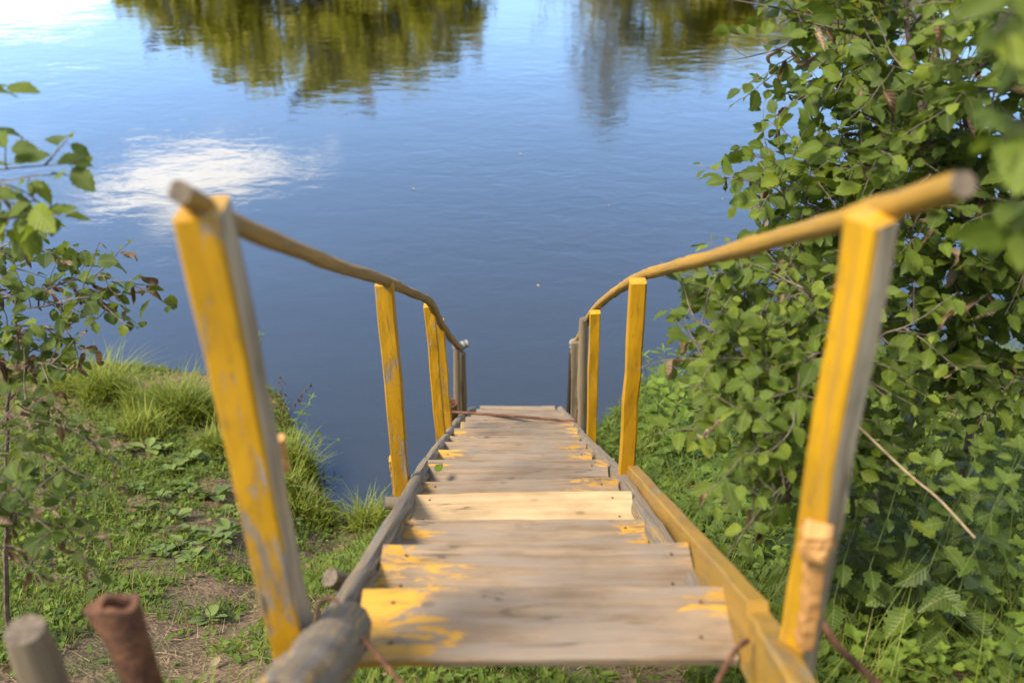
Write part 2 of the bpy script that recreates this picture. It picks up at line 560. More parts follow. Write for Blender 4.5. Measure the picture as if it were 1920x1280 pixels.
def leaf_mat(name, stops, transl=0.42, tcol=(0.30, 0.36, 0.02), spots=0.3, veins=0.5, rough=0.48):
    m, nt, ln, N = new_mat(name)
    var = N('ShaderNodeAttribute', attribute_name='var').outputs['Fac']
    c = ramp(N, var, stops)
    uvn = N('ShaderNodeTexCoord').outputs['UV']
    sp = N('ShaderNodeSeparateXYZ', ins={0: uvn})
    ay = math_n(N, 'ABSOLUTE', sp.outputs[1])
    hgt = 0.0
    # pinnate veins: rib along the middle, side ribs slanting forward
    w = math_n(N, 'SUBTRACT', sp.outputs[0], math_n(N, 'MULTIPLY', ay, 0.75))
    rib = math_n(N, 'SINE', math_n(N, 'MULTIPLY', w, 52.0))
    ribm = maprange(N, rib, 0.75, 1.0)
    mid = maprange(N, ay, 0.008, 0.03, 1.0, 0.0)
    vm = math_n(N, 'MAXIMUM', math_n(N, 'MULTIPLY', ribm, 0.5), mid)
    c = mixc(N, math_n(N, 'MULTIPLY', vm, veins), c, mixc(N, 0.5, c, (0.30, 0.36, 0.12)))
    gp = N('ShaderNodeNewGeometry').outputs['Position']
    nz = N('ShaderNodeTexNoise', ins={'Vector': gp, 'Scale': 60.0, 'Detail': 4.0}).outputs['Fac']
    c = mixc(N, maprange(N, nz, 0.3, 0.7, 0.0, 0.30), c, mixc(N, 0.5, c, (0.02, 0.03, 0.01)))
    if spots:
        n2 = N('ShaderNodeTexNoise', ins={'Vector': gp, 'Scale': 17.0, 'Detail': 5.0}).outputs['Fac']
        c = mixc(N, maprange(N, n2, 0.60, 0.72, 0.0, spots), c, (0.15, 0.09, 0.035))
    bp = N('ShaderNodeBump', ins={'Strength': 0.35, 'Distance': 0.002, 'Height': rib})
    bs = N('ShaderNodeBsdfPrincipled', ins={'Base Color': c, 'Roughness': rough, 'Normal': bp.outputs[0], 'Specular IOR Level': 0.25})
    tr = N('ShaderNodeBsdfTranslucent', ins={'Color': mixc(N, 0.55, c, tcol)})
    mx = N('ShaderNodeMixShader', ins={0: transl, 1: bs.outputs[0], 2: tr.outputs[0]})
    finish(N, mx.outputs[0])
    return m


GREENS = [(0.0, (0.042, 0.066, 0.010)), (0.45, (0.088, 0.128, 0.015)), (0.8, (0.15, 0.195, 0.018)), (1.0, (0.23, 0.27, 0.025))]
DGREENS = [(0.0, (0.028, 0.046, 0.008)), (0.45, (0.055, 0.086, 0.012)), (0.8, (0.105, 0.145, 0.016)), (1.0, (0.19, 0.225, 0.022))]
M['alder'] = leaf_mat('alder_leaf', GREENS, spots=0.45)
M['elm'] = leaf_mat('elm_leaf', GREENS, spots=0.1)
M['hazel'] = leaf_mat('shrub_leaf', DGREENS, spots=0.3)
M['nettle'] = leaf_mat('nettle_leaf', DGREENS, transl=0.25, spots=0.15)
M['herb'] = leaf_mat('herb_leaf', [(0.0, (0.055, 0.09, 0.014)), (0.5, (0.11, 0.17, 0.022)), (1.0, (0.21, 0.29, 0.035))], spots=0.05, veins=0.3)
M['plantain'] = leaf_mat('plantain_leaf', [(0.0, (0.06, 0.095, 0.022)), (0.5, (0.11, 0.155, 0.035)), (1.0, (0.18, 0.22, 0.045))], transl=0.15, spots=0.1)
M['dead'] = leaf_mat('dead_leaf', [(0.0, (0.08, 0.04, 0.02)), (0.5, (0.19, 0.11, 0.06)), (1.0, (0.32, 0.22, 0.13))], transl=0.15, tcol=(0.3, 0.18, 0.08), spots=0.3)
M['grass'] = leaf_mat('grass_blade', [(0.0, (0.06, 0.085, 0.011)), (0.5, (0.14, 0.18, 0.018)), (0.85, (0.235, 0.26, 0.028)), (1.0, (0.37, 0.29, 0.10))], transl=0.3, spots=0.0, veins=0.0, rough=0.5)
M['straw'] = leaf_mat('dry_straw', [(0.0, (0.16, 0.11, 0.055)), (1.0, (0.42, 0.32, 0.17))], transl=0.1, tcol=(0.3, 0.2, 0.1), spots=0.0, veins=0.0, rough=0.6)
M['far_leaf'] = leaf_mat('far_tree_leaf', [(0.0, (0.19, 0.175, 0.014)), (0.5, (0.28, 0.245, 0.018)), (1.0, (0.38, 0.32, 0.026))], transl=0.45, spots=0.0, veins=0.0, rough=0.6)
M['pale_leaf'] = leaf_mat('pale_tree_leaf', [(0.0, (0.10, 0.10, 0.07)), (1.0, (0.22, 0.22, 0.17))], transl=0.2, spots=0.0, veins=0.0, rough=0.6)


def bark_mat(name, a, b, scale=30):
    m, nt, ln, N = new_mat(name)
    gp = N('ShaderNodeTexCoord').outputs['Object']
    n = N('ShaderNodeTexNoise', ins={'Vector': gp, 'Scale': float(scale), 'Detail': 5.0}).outputs['Fac']
    c = mixc(N, maprange(N, n, 0.3, 0.7), a, b)
    bp = N('ShaderNodeBump', ins={'Strength': 0.4, 'Distance': 0.004, 'Height': n})
    bs = N('ShaderNodeBsdfPrincipled', ins={'Base Color': c, 'Roughness': 0.8, 'Normal': bp.outputs[0]})
    finish(N, bs.outputs[0])
    return m


M['bark'] = bark_mat('brown_bark', (0.06, 0.042, 0.03), (0.17, 0.125, 0.085))
M['stem'] = bark_mat('green_stem', (0.07, 0.10, 0.025), (0.13, 0.16, 0.045))
M['redstem'] = bark_mat('reddish_stem', (0.08, 0.055, 0.025), (0.15, 0.11, 0.04))
M['drystem'] = bark_mat('dry_stalk', (0.20, 0.13, 0.065), (0.36, 0.25, 0.13))
M['far_bark'] = bark_mat('far_bark', (0.09, 0.075, 0.05), (0.2, 0.18, 0.14), 4)
M['pale_bark'] = bark_mat('pale_bark', (0.10, 0.095, 0.09), (0.24, 0.23, 0.21), 6)


def soil_mat():
    m, nt, ln, N = new_mat('soil')
    gp = N('ShaderNodeNewGeometry').outputs['Position']
    a = N('ShaderNodeTexNoise', ins={'Vector': gp, 'Scale': 2.2, 'Detail': 6.0}).outputs['Fac']
    b = N('ShaderNodeTexNoise', ins={'Vector': gp, 'Scale': 26.0, 'Detail': 7.0, 'Roughness': 0.65}).outputs['Fac']
    d = N('ShaderNodeTexVoronoi', ins={'Vector': gp, 'Scale': 55.0}).outputs['Distance']
    c = mixc(N, maprange(N, b, 0.3, 0.7), (0.075, 0.045, 0.025), (0.25, 0.165, 0.095))
    c = mixc(N, maprange(N, a, 0.45, 0.62, 0, 0.55), c, (0.07, 0.085, 0.025))
    sp = N('ShaderNodeSeparateXYZ', ins={0: gp})
    wet = maprange(N, sp.outputs[2], 0.12, -0.05)
    c = mixc(N, math_n(N, 'MULTIPLY', wet, 0.8), c, (0.035, 0.03, 0.018))
    hh = math_n(N, 'ADD', b, math_n(N, 'MULTIPLY', d, 0.5))
    bp = N('ShaderNodeBump', ins={'Strength': 0.8, 'Distance': 0.02, 'Height': hh})
    bs = N('ShaderNodeBsdfPrincipled', ins={'Base Color': c, 'Roughness': 0.95, 'Normal': bp.outputs[0], 'Specular IOR Level': 0.2})
    finish(N, bs.outputs[0])
    return m


def water_mat():
    m, nt, ln, N = new_mat('river_water')
    gp = N('ShaderNodeNewGeometry').outputs['Position']

    def wave(sx, sy, detail, rot=0.0, rough_=0.5, dist=0.0):
        mp = N('ShaderNodeMapping', ins={'Vector': gp, 'Scale': (sx, sy, 1), 'Rotation': (0, 0, rot)})
        return N('ShaderNodeTexNoise', ins={'Vector': mp.outputs[0], 'Scale': 1.0, 'Detail': detail, 'Roughness': rough_, 'Distortion': dist}).outputs['Fac']
    big = wave(0.55, 0.9, 2.0, 0.3)
    mid = wave(2.0, 4.2, 3.0, 0.15, 0.5, 0.6)
    fine = wave(7.0, 13.0, 3.0, -0.2, 0.55, 0.4)
    # breeze: patches of finer ripple
    gust = maprange(N, wave(0.13, 0.22, 2.0, 0.5), 0.35, 0.7, 0.35, 1.2)
    h = math_n(N, 'ADD', math_n(N, 'MULTIPLY', big, 0.55), math_n(N, 'MULTIPLY', math_n(N, 'MULTIPLY', mid, gust), 0.40))
    h = math_n(N, 'ADD', h, math_n(N, 'MULTIPLY', math_n(N, 'MULTIPLY', fine, gust), 0.11))
    bp = N('ShaderNodeBump', ins={'Strength': 1.0, 'Distance': 0.0105, 'Height': h})
    fr0 = N('ShaderNodeFresnel', ins={'IOR': 1.33, 'Normal': bp.outputs[0]})
    fr = N('ShaderNodeMath', operation='MULTIPLY', use_clamp=True, ins={0: fr0.outputs[0], 1: 5.0})
    gl = N('ShaderNodeBsdfGlossy', ins={'Color': (1, 1, 1, 1), 'Roughness': 0.02, 'Normal': bp.outputs[0]})
    df = N('ShaderNodeBsdfDiffuse', ins={'Color': (0.042, 0.042, 0.032, 1)})
    tp = N('ShaderNodeBsdfTransparent', ins={'Color': (0.60, 0.53, 0.36, 1)})
    body = N('ShaderNodeMixShader', ins={0: 0.5, 1: df.outputs[0], 2: tp.outputs[0]})
    mx = N('ShaderNodeMixShader', ins={0: fr.outputs[0], 1: body.outputs[0], 2: gl.outputs[0]})
    finish(N, mx.outputs[0])
    return m


M['soil'] = soil_mat()
M['water'] = water_mat()


# ------------------------------------------------------------------ ground and water
def grade(a, b, fine_a, fine_b, step, growth=1.25):
    xs = list(np.arange(fine_a, fine_b + 1e-6, step))
    s, x = step, xs[-1]
    while x < b:
        s *= growth
        x += s
        xs.append(min(x, b))
    s, x = step, xs[0]
    while x > a:
        s *= growth
        x -= s
        xs.insert(0, max(x, a))
    return np.array(xs)


def build_ground():
    gx = grade(-420, 420, -6.5, 6.5, 0.07)
    gy = grade(-90, 900, -0.5, 10.0, 0.07, 1.18)
    X, Y = np.meshgrid(gx, gy, indexing='ij')
    Z = height(X, Y)
    nx, ny = X.shape
    V = np.stack([X, Y, Z], -1).reshape(-1, 3)
    i = np.arange(nx * ny).reshape(nx, ny)
    q = np.stack([i[:-1, :-1], i[1:, :-1], i[1:, 1:], i[:-1, 1:]], -1).reshape(-1, 4)
    o = link('ground', np_mesh('ground', V, [q], M['soil']))
    tag(o, kind='structure', label='bare brown soil of the river bank')
    W = np.array([(-420, 4.5, 0), (420, 4.5, 0), (420, FAR_SHORE + 6, 0), (-420, FAR_SHORE + 6, 0)], float)
    w = link('water', np_mesh('water', W, [np.array([[0, 1, 2, 3]])], M['water'], smooth=False))
    tag(w, kind='structure', label='calm blue river with rippled reflections')


build_ground()

# ------------------------------------------------------------------ staircase
ST = np.array([0.05, 1.4, 3.4])
stairs = thing('staircase', 'steep wooden steps with worn yellow paint and pole handrails leading down to the river', 'staircase', ST)

TREADS = [  # xL, xR, yL, yR (far edge), depth along view axis, board width, material
    (683, 1357, 1101, 1097, 2.24, 0.200, 'tread'),
    (718, 1290, 1018, 1014, 2.66, 0.190, 'tread'),
    (736, 1208, 974, 972, 3.20, 0.150, 'tread'),
    (770, 1183, 926, 919, 3.66, 0.165, 'fresh'),
    (785, 1157, 902, 893, 4.07, 0.165, 'tread'),
    (803, 1137, 861, 860, 4.52, 0.200, 'tread_worn'),
    (822, 1108, 842, 841, 5.20, 0.170, 'tread_worn'),
    (832, 1098, 827, 826, 5.70, 0.170, 'tread'),
    (843, 1086, 817, 816, 6.20, 0.160, 'tread_worn'),
    (852, 1082, 802, 801, 6.65, 0.170, 'tread_worn'),
    (864, 1075, 790, 790, 7.20, 0.170, 'tread_worn'),
    (873, 1065, 780, 780, 7.80, 0.170, 'tread_worn'),
    (884, 1058, 772, 773, 8.50, 0.170, 'tread_worn'),
    (893, 1048, 766, 767, 9.20, 0.170, 'tread_worn'),
    (900, 1040, 759.5, 760, 9.90, 0.170, 'tread_worn'),
]
for i, (xl, xr, yl, yr, z, w, mt) in enumerate(TREADS):
    L, R = at(xl, yl, z), at(xr, yr, z)
    th = 0.026 if mt != 'fresh' else 0.03
    ax = (R - L) / np.linalg.norm(R - L)
    mid = (L + R) / 2 + np.array([0, -w / 2, -th / 2])
    half = np.linalg.norm(R - L) / 2
    path = np.stack([np.linspace(-half, half, 15), np.zeros(15), np.zeros(15)], 1)
    r = np.random.default_rng(100 + i)
    path[:, 1] += r.normal(0, 0.0008, 15)
    path[:, 2] += 0.003 * np.sin(np.linspace(0, 3.1, 15)) * r.normal()
    p = sweep(path, rect_profile(w, th, 0.004), ref=(0, 1, 0), jit=0.0003, jseed=i)
    me = to_mesh('tread', p, [M[mt]])
    o = link('tread', me, stairs)
    y = np.array([0, 1, 0]) - ax[1] * ax
    y /= np.linalg.norm(y)
    zz = np.cross(ax, y)
    mat = Matrix([[ax[0], y[0], zz[0], 0], [ax[1], y[1], zz[1], 0], [ax[2], y[2], zz[2], 0], [0, 0, 0, 1]])
    mat.translation = Vector(mid - ST)
    o.matrix_basis = mat
    if i < 7:
        for sx in (-1, 1):
            for sy in (-0.28, 0.27):
                a = np.arange(8) / 8 * 2 * math.pi
                nv = np.vstack([np.stack([np.cos(a) * .0045, np.sin(a) * .0045, a * 0], 1), np.stack([np.cos(a) * .0038, np.sin(a) * .0038, a * 0 + .0015], 1), [(0, 0, .002)]])
                f4 = [[k, (k + 1) % 8, 8 + (k + 1) % 8, 8 + k] for k in range(8)]
                f3 = [[8 + k, 8 + (k + 1) % 8, 16] for k in range(8)]
                link('nail', np_mesh('nail', nv, [np.array(f4), np.array(f3)], M['rust']), o, (sx * (half - 0.05 - r.uniform(0, .025)), w * sy + r.uniform(-.01, .01), th / 2 + 0.0025))
    if mt == 'fresh':
        o['label'] = 'new unpainted pale pine tread'


def log_part(name, pts, r0, r1, mat, endmat, n=30, k=14, jit=0.0, parent=stairs, base=ST, label=None, wob=0.0, seed=0, dz=0.0):
    P = smooth_path(pts, n) + np.array([0, 0, dz])
    rr = np.random.default_rng(seed + 11)
    if wob:
        P = P + np.cumsum(rr.normal(0, wob, P.shape), 0) * np.linspace(0, 1, n)[:, None] * np.linspace(1, 0, n)[:, None] * 4
    s = np.linspace(r0, r1, n) * (1 + rr.normal(0, 0.035, n) + 0.05 * np.sin(np.arange(n) * 0.7 + seed) + 0.13 * (rr.random(n) < 0.07))
    p = sweep(P, circ_profile(1.0, k), scale=s, jit=0, cap_mat=1, ref=(0.3, 0.2, 1), jseed=seed)
    if jit:
        ang = np.random.default_rng(seed).normal(0, jit, k)
        # lengthwise furrows of a weathered log
        V = p['V'][:n * k].reshape(n, k, 3)
        V += (V - P[:, None, :]) * (ang[None, :, None] + np.random.default_rng(seed + 1).normal(0, jit * 0.5, (n, k, 1)))
        p['V'][:n * k] = V.reshape(-1, 3)
        e = n * k
        p['V'][e:e + k] = V[0]
        p['V'][e + k + 1:e + 2 * k + 1] = V[-1]
    return part(name, p, [mat, endmat], parent, smooth=True, label=label, base=base)


# left: two round poles laid end to end
log_part('stringer', [at(520, 1345, 1.52), at(585, 1262, 1.72), at(648, 1180, 2.03)], 0.058, 0.056, M['log'], M['endgrain'], jit=0.06, seed=1, label='split grey end of the left log')
log_part('stringer', [at(632, 1140, 2.15), at(657, 1092, 2.34), at(700, 1030, 2.66), at(757, 938, 3.42), at(786, 882, 4.25), at(824, 830, 5.6), at(850, 796, 7.2), at(872, 770, 9.0), at(888, 763, 9.8)],
         0.028, 0.034, M['log'], M['endgrain'], n=60, jit=0.14, seed=2, dz=-0.03)
# right: grey pole under the tread ends
log_part('stringer', [at(1330, 1190, 2.3), at(1300, 1100, 2.55), at(1255, 1030, 2.85), at(1212, 968, 3.4), at(1172, 905, 4.15), at(1134, 862, 5.0), at(1098, 826, 6.2), at(1076, 796, 7.6), at(1050, 767, 9.8)],
         0.032, 0.03, M['log'], M['endgrain'], n=50, jit=0.05, seed=3)


def board(name, A, B, w, h, mat, label=None, n=16, side=(1, 0, 0), seed=0):
    P = resample([A, B], n)
    P = P + np.random.default_rng(seed).normal(0, 0.001, P.shape)
    p = sweep(P, rect_profile(w, h, 0.005), ref=side, jit=0.0008, jseed=seed)
    return part(name, p, [mat], stairs, label=label, base=ST)


# yellow side boards on edge, right side (top inner edges measured, boards hang below them)
def side_board(pa, pb, w, h, seed):
    A, B = at(*pa), at(*pb)
    d = (B - A) / np.linalg.norm(B - A)
    up = np.array([0, 0, 1.0]) - d[2] * d
    up /= np.linalg.norm(up)
    off = np.array([w / 2, 0, 0]) - up * h / 2
    return board('side_board', A + off, B + off, w, h, M['ochre'], seed=seed)


side_board((1173, 868, 4.25), (1400, 1122, 2.00), 0.045, 0.13, 5)
side_board((1381, 1108, 2.13), (1512, 1330, 1.56), 0.050, 0.15, 6)


def solve_top(X, Y, py):
    """height at which a plumb line through (X, Y) meets photo row py"""
    hs = np.linspace(0, 7, 3501)
    _, yy, _ = project(np.stack([np.full_like(hs, X), np.full_like(hs, Y), hs], 1))
    return float(np.interp(-py, -yy[::1], hs)) if yy[0] > yy[-1] else float(hs[0])


def post(base_px, top_px, w, d, mats, side_mat=None, drop=0.12, label=None, seed=0, name='post', parent=stairs, n=14, ref=(1, 0, 0)):
    """base_px=(px,py,z); top_px=(px,py): top placed at the depth a near plumb post would have"""
    B = at(*base_px)
    hz = solve_top(B[0], B[1], top_px[1])
    z = ((B[1]) * C_ - (hz - CAM_H) * S_)
    T = at(top_px[0], top_px[1], z)
    T[1] = B[1]
    u = (T - B) / np.linalg.norm(T - B)
    P = resample([B - u * drop, T], n) + np.random.default_rng(seed).normal(0, 0.0015, (n, 3))
    p = sweep(P, rect_profile(w, d, 0.005), ref=ref, jit=0.001, jseed=seed, side_mat=side_mat)
    return part(name, p, mats, parent, label=label, base=ST), T


# profile edges: 0 front(-y) 1 chamfer 2 right(+x) 3 ch 4 back 5 ch 6 left(-x) 7 ch
# (the profile y axis is tangent x ref, so edge 0 faces -y for an upward path)
GREY_RIGHT = [0, 0, 1, 1, 1, 0, 0, 0]
GREY_FRONT = [1, 1, 1, 0, 0, 0, 0, 0]
post((548, 1200, 1.94), (381, 392), 0.066, 0.085, [M['yellow_worn'], M['grey']], GREY_RIGHT, drop=0.55, seed=21, label='near left post with one bare grey face')
post((755, 915, 4.12), (720, 531), 0.066, 0.05, [M['yellow_worn']], drop=0.9, seed=22)
post((827, 818, 6.35), (805, 571), 0.062, 0.06, [M['yellow']], drop=1.0, seed=23)
post((840, 800, 7.0), (823, 600), 0.06, 0.05, [M['yellow_worn']], drop=1.0, seed=24)
post((1498, 1200, 1.84), (1636, 408), 0.050, 0.058, [M['yellow'], M['grey']], GREY_FRONT, drop=0.5, seed=25, ref=(0.84, 0.54, 0), label='near right post with one bare grey face')
post((1174, 886, 4.22), (1196, 526), 0.062, 0.05, [M['yellow']], drop=0.9, seed=26)
post((1109, 820, 6.35), (1115, 584), 0.062, 0.05, [M['yellow']], drop=1.0, seed=27)


def round_post(base_px, top_px, r, mat, drop, seed, label=None):
    B = at(*base_px)
    hz = solve_top(B[0], B[1], top_px[1])
    z = B[1] * C_ - (hz - CAM_H) * S_
    T = at(top_px[0], top_px[1], z)
    T[1] = B[1]
    u = (T - B) / np.linalg.norm(T - B)
    return log_part('post', [B - u * drop, (B + T) / 2, T], r, r * 0.9, mat, M['endgrain'], n=16, jit=0.05, seed=seed, label=label, wob=0.001)


round_post((857, 770, 8.5), (856, 655), 0.030, M['bare'], 0.9, 31, 'bare round post at the foot of the left rail')
round_post((869, 772, 8.6), (866, 662), 0.036, M['bare'], 0.9, 32)
round_post((1092, 775, 7.1), (1094, 598), 0.034, M['rail_dark'], 1.0, 33, 'bare brown round post on the right')
post((1079, 770, 8.1), (1080, 641), 0.075, 0.035, [M['bare']], drop=0.9, seed=34, label='bare plank post at the foot of the right rail')
round_post((1068, 735, 8.6), (1073, 640), 0.026, M['darkwood'], 0.9, 35)

# braces and blocks
board('block', at(745, 858, 4.05), at(754, 928, 4.22), 0.068, 0.04, M['yellow_worn'], seed=41, label='short yellow block nailed to the second left post')
board('brace', at(1535, 1000, 1.655), at(1508, 1205, 1.80), 0.030, 0.04, M['splint'], seed=42, label='split fresh wood brace on the near right post')
board('brace', at(1532, 990, 1.63), at(1531, 1030, 1.65), 0.045, 0.05, M['splint'], seed=43, label='splintered end of the brace')
board('brace', at(524, 820, 1.80), at(533, 880, 1.84), 0.016, 0.02, M['splint'], seed=44)
# crossbeams whose ends stick out under the steps
for A, B, r, sd in ((at(618, 1082, 2.50), at(740, 1125, 2.72), 0.028, 51), (at(722, 942, 3.66), at(1195, 955, 3.72), 0.026, 52), (at(806, 880, 5.0), at(1152, 868, 5.0), 0.030, 53)):
    log_part('crossbeam', [A, (A + B) / 2 + np.array([0, 0, -0.01]), B], r * .85, r * .85, M['rail_dark'], M['endgrain'], n=14, jit=0.03, seed=sd)

# pole handrails
RL = [(338, 360, 1.335), (383, 388, 1.46), (450, 425, 1.66), (560, 470, 2.12), (640, 501, 2.66), (716, 524, 3.44), (765, 546, 4.30), (806, 566, 5.45), (823, 600, 6.15), (845, 633, 7.3), (862, 652, 8.4)]
RR = [(1806, 345, 1.165), (1640, 398, 1.44), (1500, 436, 1.80), (1350, 478, 2.50), (1250, 504, 3.35), (1196, 521, 4.12), (1142, 556, 5.3), (1112, 584, 6.35), (1096, 612, 7.1), (1084, 636, 7.9), (1075, 646, 8.4)]
rail_l = log_part('handrail', [at(*p) for p in RL], 0.0180, 0.026, M['rail'], M['endgrain'], n=90, jit=0.05, seed=61, label='left pole handrail with worn yellow paint')
rail_r = log_part('handrail', [at(*p) for p in RR], 0.0180, 0.026, M['rail_right'], M['endgrain'], n=90, jit=0.05, seed=62, label='right pole handrail with worn yellow paint')


def wrapping(c, r, seed, parent, dirs):
    parts = []
    for i, (d, l) in enumerate(dirs):
        P = smooth_path([c, c + np.array(d) * l * 0.5 + np.array([0, 0, 0.005]), c + np.array(d) * l], 9)
        s = r * (1.05 + 0.18 * np.sin(np.arange(9) * 1.9 + seed)) * np.linspace(1, 0.8, 9)
        parts.append(sweep(P, circ_profile(1, 10), ref=(0.2, 0.3, 1), scale=s))
    o = part('wrapping', join(parts), [M['wrap']], parent, smooth=True, base=ST, label='pale binding wound round the rail end')


wrapping(at(862, 650, 8.38), 0.036, 1, rail_l, [((0.75, 0.4, 0.15), 0.09), ((0, 0, -1), 0.16), ((-0.4, -0.6, 0.4), 0.09)])
wrapping(at(1076, 643, 8.3), 0.034, 2, rail_r, [((0, 0, -1), 0.10), ((0.3, -0.6, 0.4), 0.08)])


# ------------------------------------------------------------------ pipes, stakes, rods
def pipe(name, label, base, top, r, squash=1.0, wall=0.006, flare=1.0, group=None, ref=(1, 0, 0), k=28, beak=0.0):
    base, top = np.asarray(base), np.asarray(top)
    n = 14
    P = resample([base, top], n)
    pr = circ_profile(1.0, k)
    t = np.linspace(0, 1, n)
    outer, inner = [], []
    d = (top - base) / np.linalg.norm(top - base)
    x = np.asarray(ref, float)
    x = x - x.dot(d) * d
    x /= np.linalg.norm(x)
    y = np.cross(d, x)
    V, rings = [], []
    ang = np.arange(k) / k * 2 * math.pi
    for i in range(n):
        w = max(0, (t[i] - 0.72) / 0.28) ** 2
        sx, sy = 1 + (flare - 1) * w, 1 + (squash - 1) * w
        bk = (1 + beak * w * w * np.exp(-((ang - math.pi) / 0.42) ** 2))[:, None]
        wb = np.outer(0.010 * beak * w * np.sin(ang * 3 + 1), d)
        V.append(P[i] + wb + r * (pr[:, :1] * sx * bk * x + pr[:, 1:] * sy * y))
    for i in range(n - 1, n - 8, -1):
        w = max(0, (t[i] - 0.72) / 0.28) ** 2
        sx, sy = 1 + (flare - 1) * w, 1 + (squash - 1) * w
        wb = np.outer(0.010 * beak * w * np.sin(ang * 3 + 1), d)
        V.append(P[i] + wb + (r * pr[:, :1] * sx - np.sign(pr[:, :1]) * wall * np.abs(pr[:, :1])) * x + (r * pr[:, 1:] * sy - wall * pr[:, 1:]) * y)
    V = np.array(V)
    m = len(V)
    idx = np.arange(m * k).reshape(m, k)
    a, b = idx[:-1], idx[1:]
    q = np.stack([a, np.roll(a, -1, 1), np.roll(b, -1, 1), b], -1).reshape(-1, 4)
    me = np_mesh(name, V.reshape(-1, 3) - base, [q], M['rust'], smooth=True)
    me.set_sharp_from_angle(angle=math.radians(50))
    o = link(name, me, None, base)
    return tag(o, label, 'pipe', group)


pt = at(219, 1130, 1.62)
pipe('rusty_pipe', 'rusty steel pipe with a squashed open top standing beside the near left post', np.array([pt[0] + 0.02, pt[1] - 0.02, height(pt[0], pt[1]) - 0.1]), pt, 0.031, squash=0.78, flare=1.15, ref=(0.97, 0.22, 0), beak=0.55, wall=0.011)
pt = at(843, 755, 8.0)
pipe('rusty_pipe', 'rusty pipe standing in the water left of the lowest steps', np.array([pt[0] + 0.04, pt[1], -0.8]), pt, 0.062)
pt = at(1095, 772, 7.3)
pipe('rusty_pipe', 'rusty pipe standing right of the lowest steps, below the bare post', np.array([pt[0] - 0.02, pt[1], -0.8]), pt, 0.062)

tp = at(46, 1180, 1.58)
bs = np.array([tp[0] + 0.0, tp[1] + 0.0, float(height(tp[0], tp[1])) - 0.1])
stake = log_part('wooden_stake', [bs, (bs + tp) / 2, tp], 0.036, 0.035, M['bare'], M['endgrain'], n=14, k=18, jit=0.02, parent=None, base=bs, seed=71)
stake.location = bs
tag(stake, 'weathered round wooden stake with a flat sawn top left of the rusty pipe', 'stake')


def rod(name, label, pts, r, cat='rod', mat='rust', n=24, knobs=True):
    P = smooth_path(pts, n)
    s = np.full(n, r)
    if knobs:
        s = s * (1 + 0.12 * (np.arange(n) % 2))
    p = sweep(P, circ_profile(1, 8), ref=(0.2, 0.3, 1), scale=s)
    o = link(name, to_mesh(name, p, [M[mat]], P[0], True), None, P[0])
    return tag(o, label, cat)


rod('rusty_rod', 'thin rusty steel rod lying across the lower steps', [at(848, 772, 7.85), at(950, 779, 7.75), at(1086, 790.5, 7.45)], 0.011)
rod('bent_rebar', 'rusty rod bent over the left log beside the top tread', [at(612, 1150, 1.98), at(655, 1176, 1.91), at(702, 1222, 1.84), at(765, 1296, 1.72)], 0.0042)
rod('bent_rebar', 'rusty rod hooked over the right end of the top tread', [at(1402, 1200, 1.93), at(1385, 1212, 1.90), at(1362, 1245, 1.86), at(1335, 1300, 1.78)], 0.0052)
rod('bent_rebar', 'rusty rod running out from the foot of the near right post into the weeds', [at(1538, 1160, 2.0), at(1575, 1215, 2.0), at(1625, 1262, 1.98), at(1700, 1330, 1.95)], 0.0075)
wp = [at(515, 1278, 1.70), at(560, 1215, 1.86), at(595, 1165, 1.97), at(594, 1140, 2.02), at(606, 1127, 2.06), at(628, 1122, 2.07), at(640, 1140, 2.04), at(655, 1148, 2.0)]
rod('wire_loop', 'rusty wire looped round the foot of the near left post', wp, 0.0042, cat='wire', n=40)
rod('leaning_stalk', 'long dry stalk leaning across the dark nettles right of the steps', [at(1598, 788, 2.95), at(1700, 885, 2.9), at(1760, 935, 2.82), at(1828, 1008, 2.75)], 0.0036, cat='stalk', mat='drystem', knobs=False)

# ------------------------------------------------------------------ leaves
def leaf_template(kind):
    """x along the leaf 0..1, y across, z up; returns V, quads, uv"""
    if kind == 'alder':
        xs = np.array([0, .06, .14, .22, .31, .40, .50, .60, .70, .79, .87, .94, 1.0])
        w = 0.36 * np.sin(np.pi * xs ** 0.82) ** 0.8
    elif kind == 'elm' or kind == 'nettle':
        xs = np.array([0, .05, .12, .20, .29, .38, .48, .58, .68, .77, .86, .94, 1.0])
        w = (0.34 if kind == 'elm' else 0.31) * np.sin(np.pi * xs ** 0.72) ** 0.8
    elif kind == 'lance':
        xs = np.array([0, .12, .3, .5, .7, .88, 1.0])
        w = 0.12 * np.sin(np.pi * xs ** 0.85) ** 0.8
    elif kind == 'dead':
        xs = np.array([0, .08, .2, .32, .45, .58, .7, .82, .92, 1.0])
        w = 0.24 * np.sin(np.pi * xs ** 0.8) ** 0.7
    else:  # round
        xs = np.array([0, .1, .28, .5, .72, .9, 1.0])
        w = 0.40 * np.sin(np.pi * xs ** 0.9) ** 0.6
    w = w.copy()
    w[0] = w[-1] = 0.004
    if kind in ('alder', 'elm', 'nettle'):
        w[1:-1] *= 1 + (0.09 if kind != 'nettle' else 0.17) * np.where(np.arange(len(xs) - 2) % 2 == 0, 1, -1)
    return xs, w


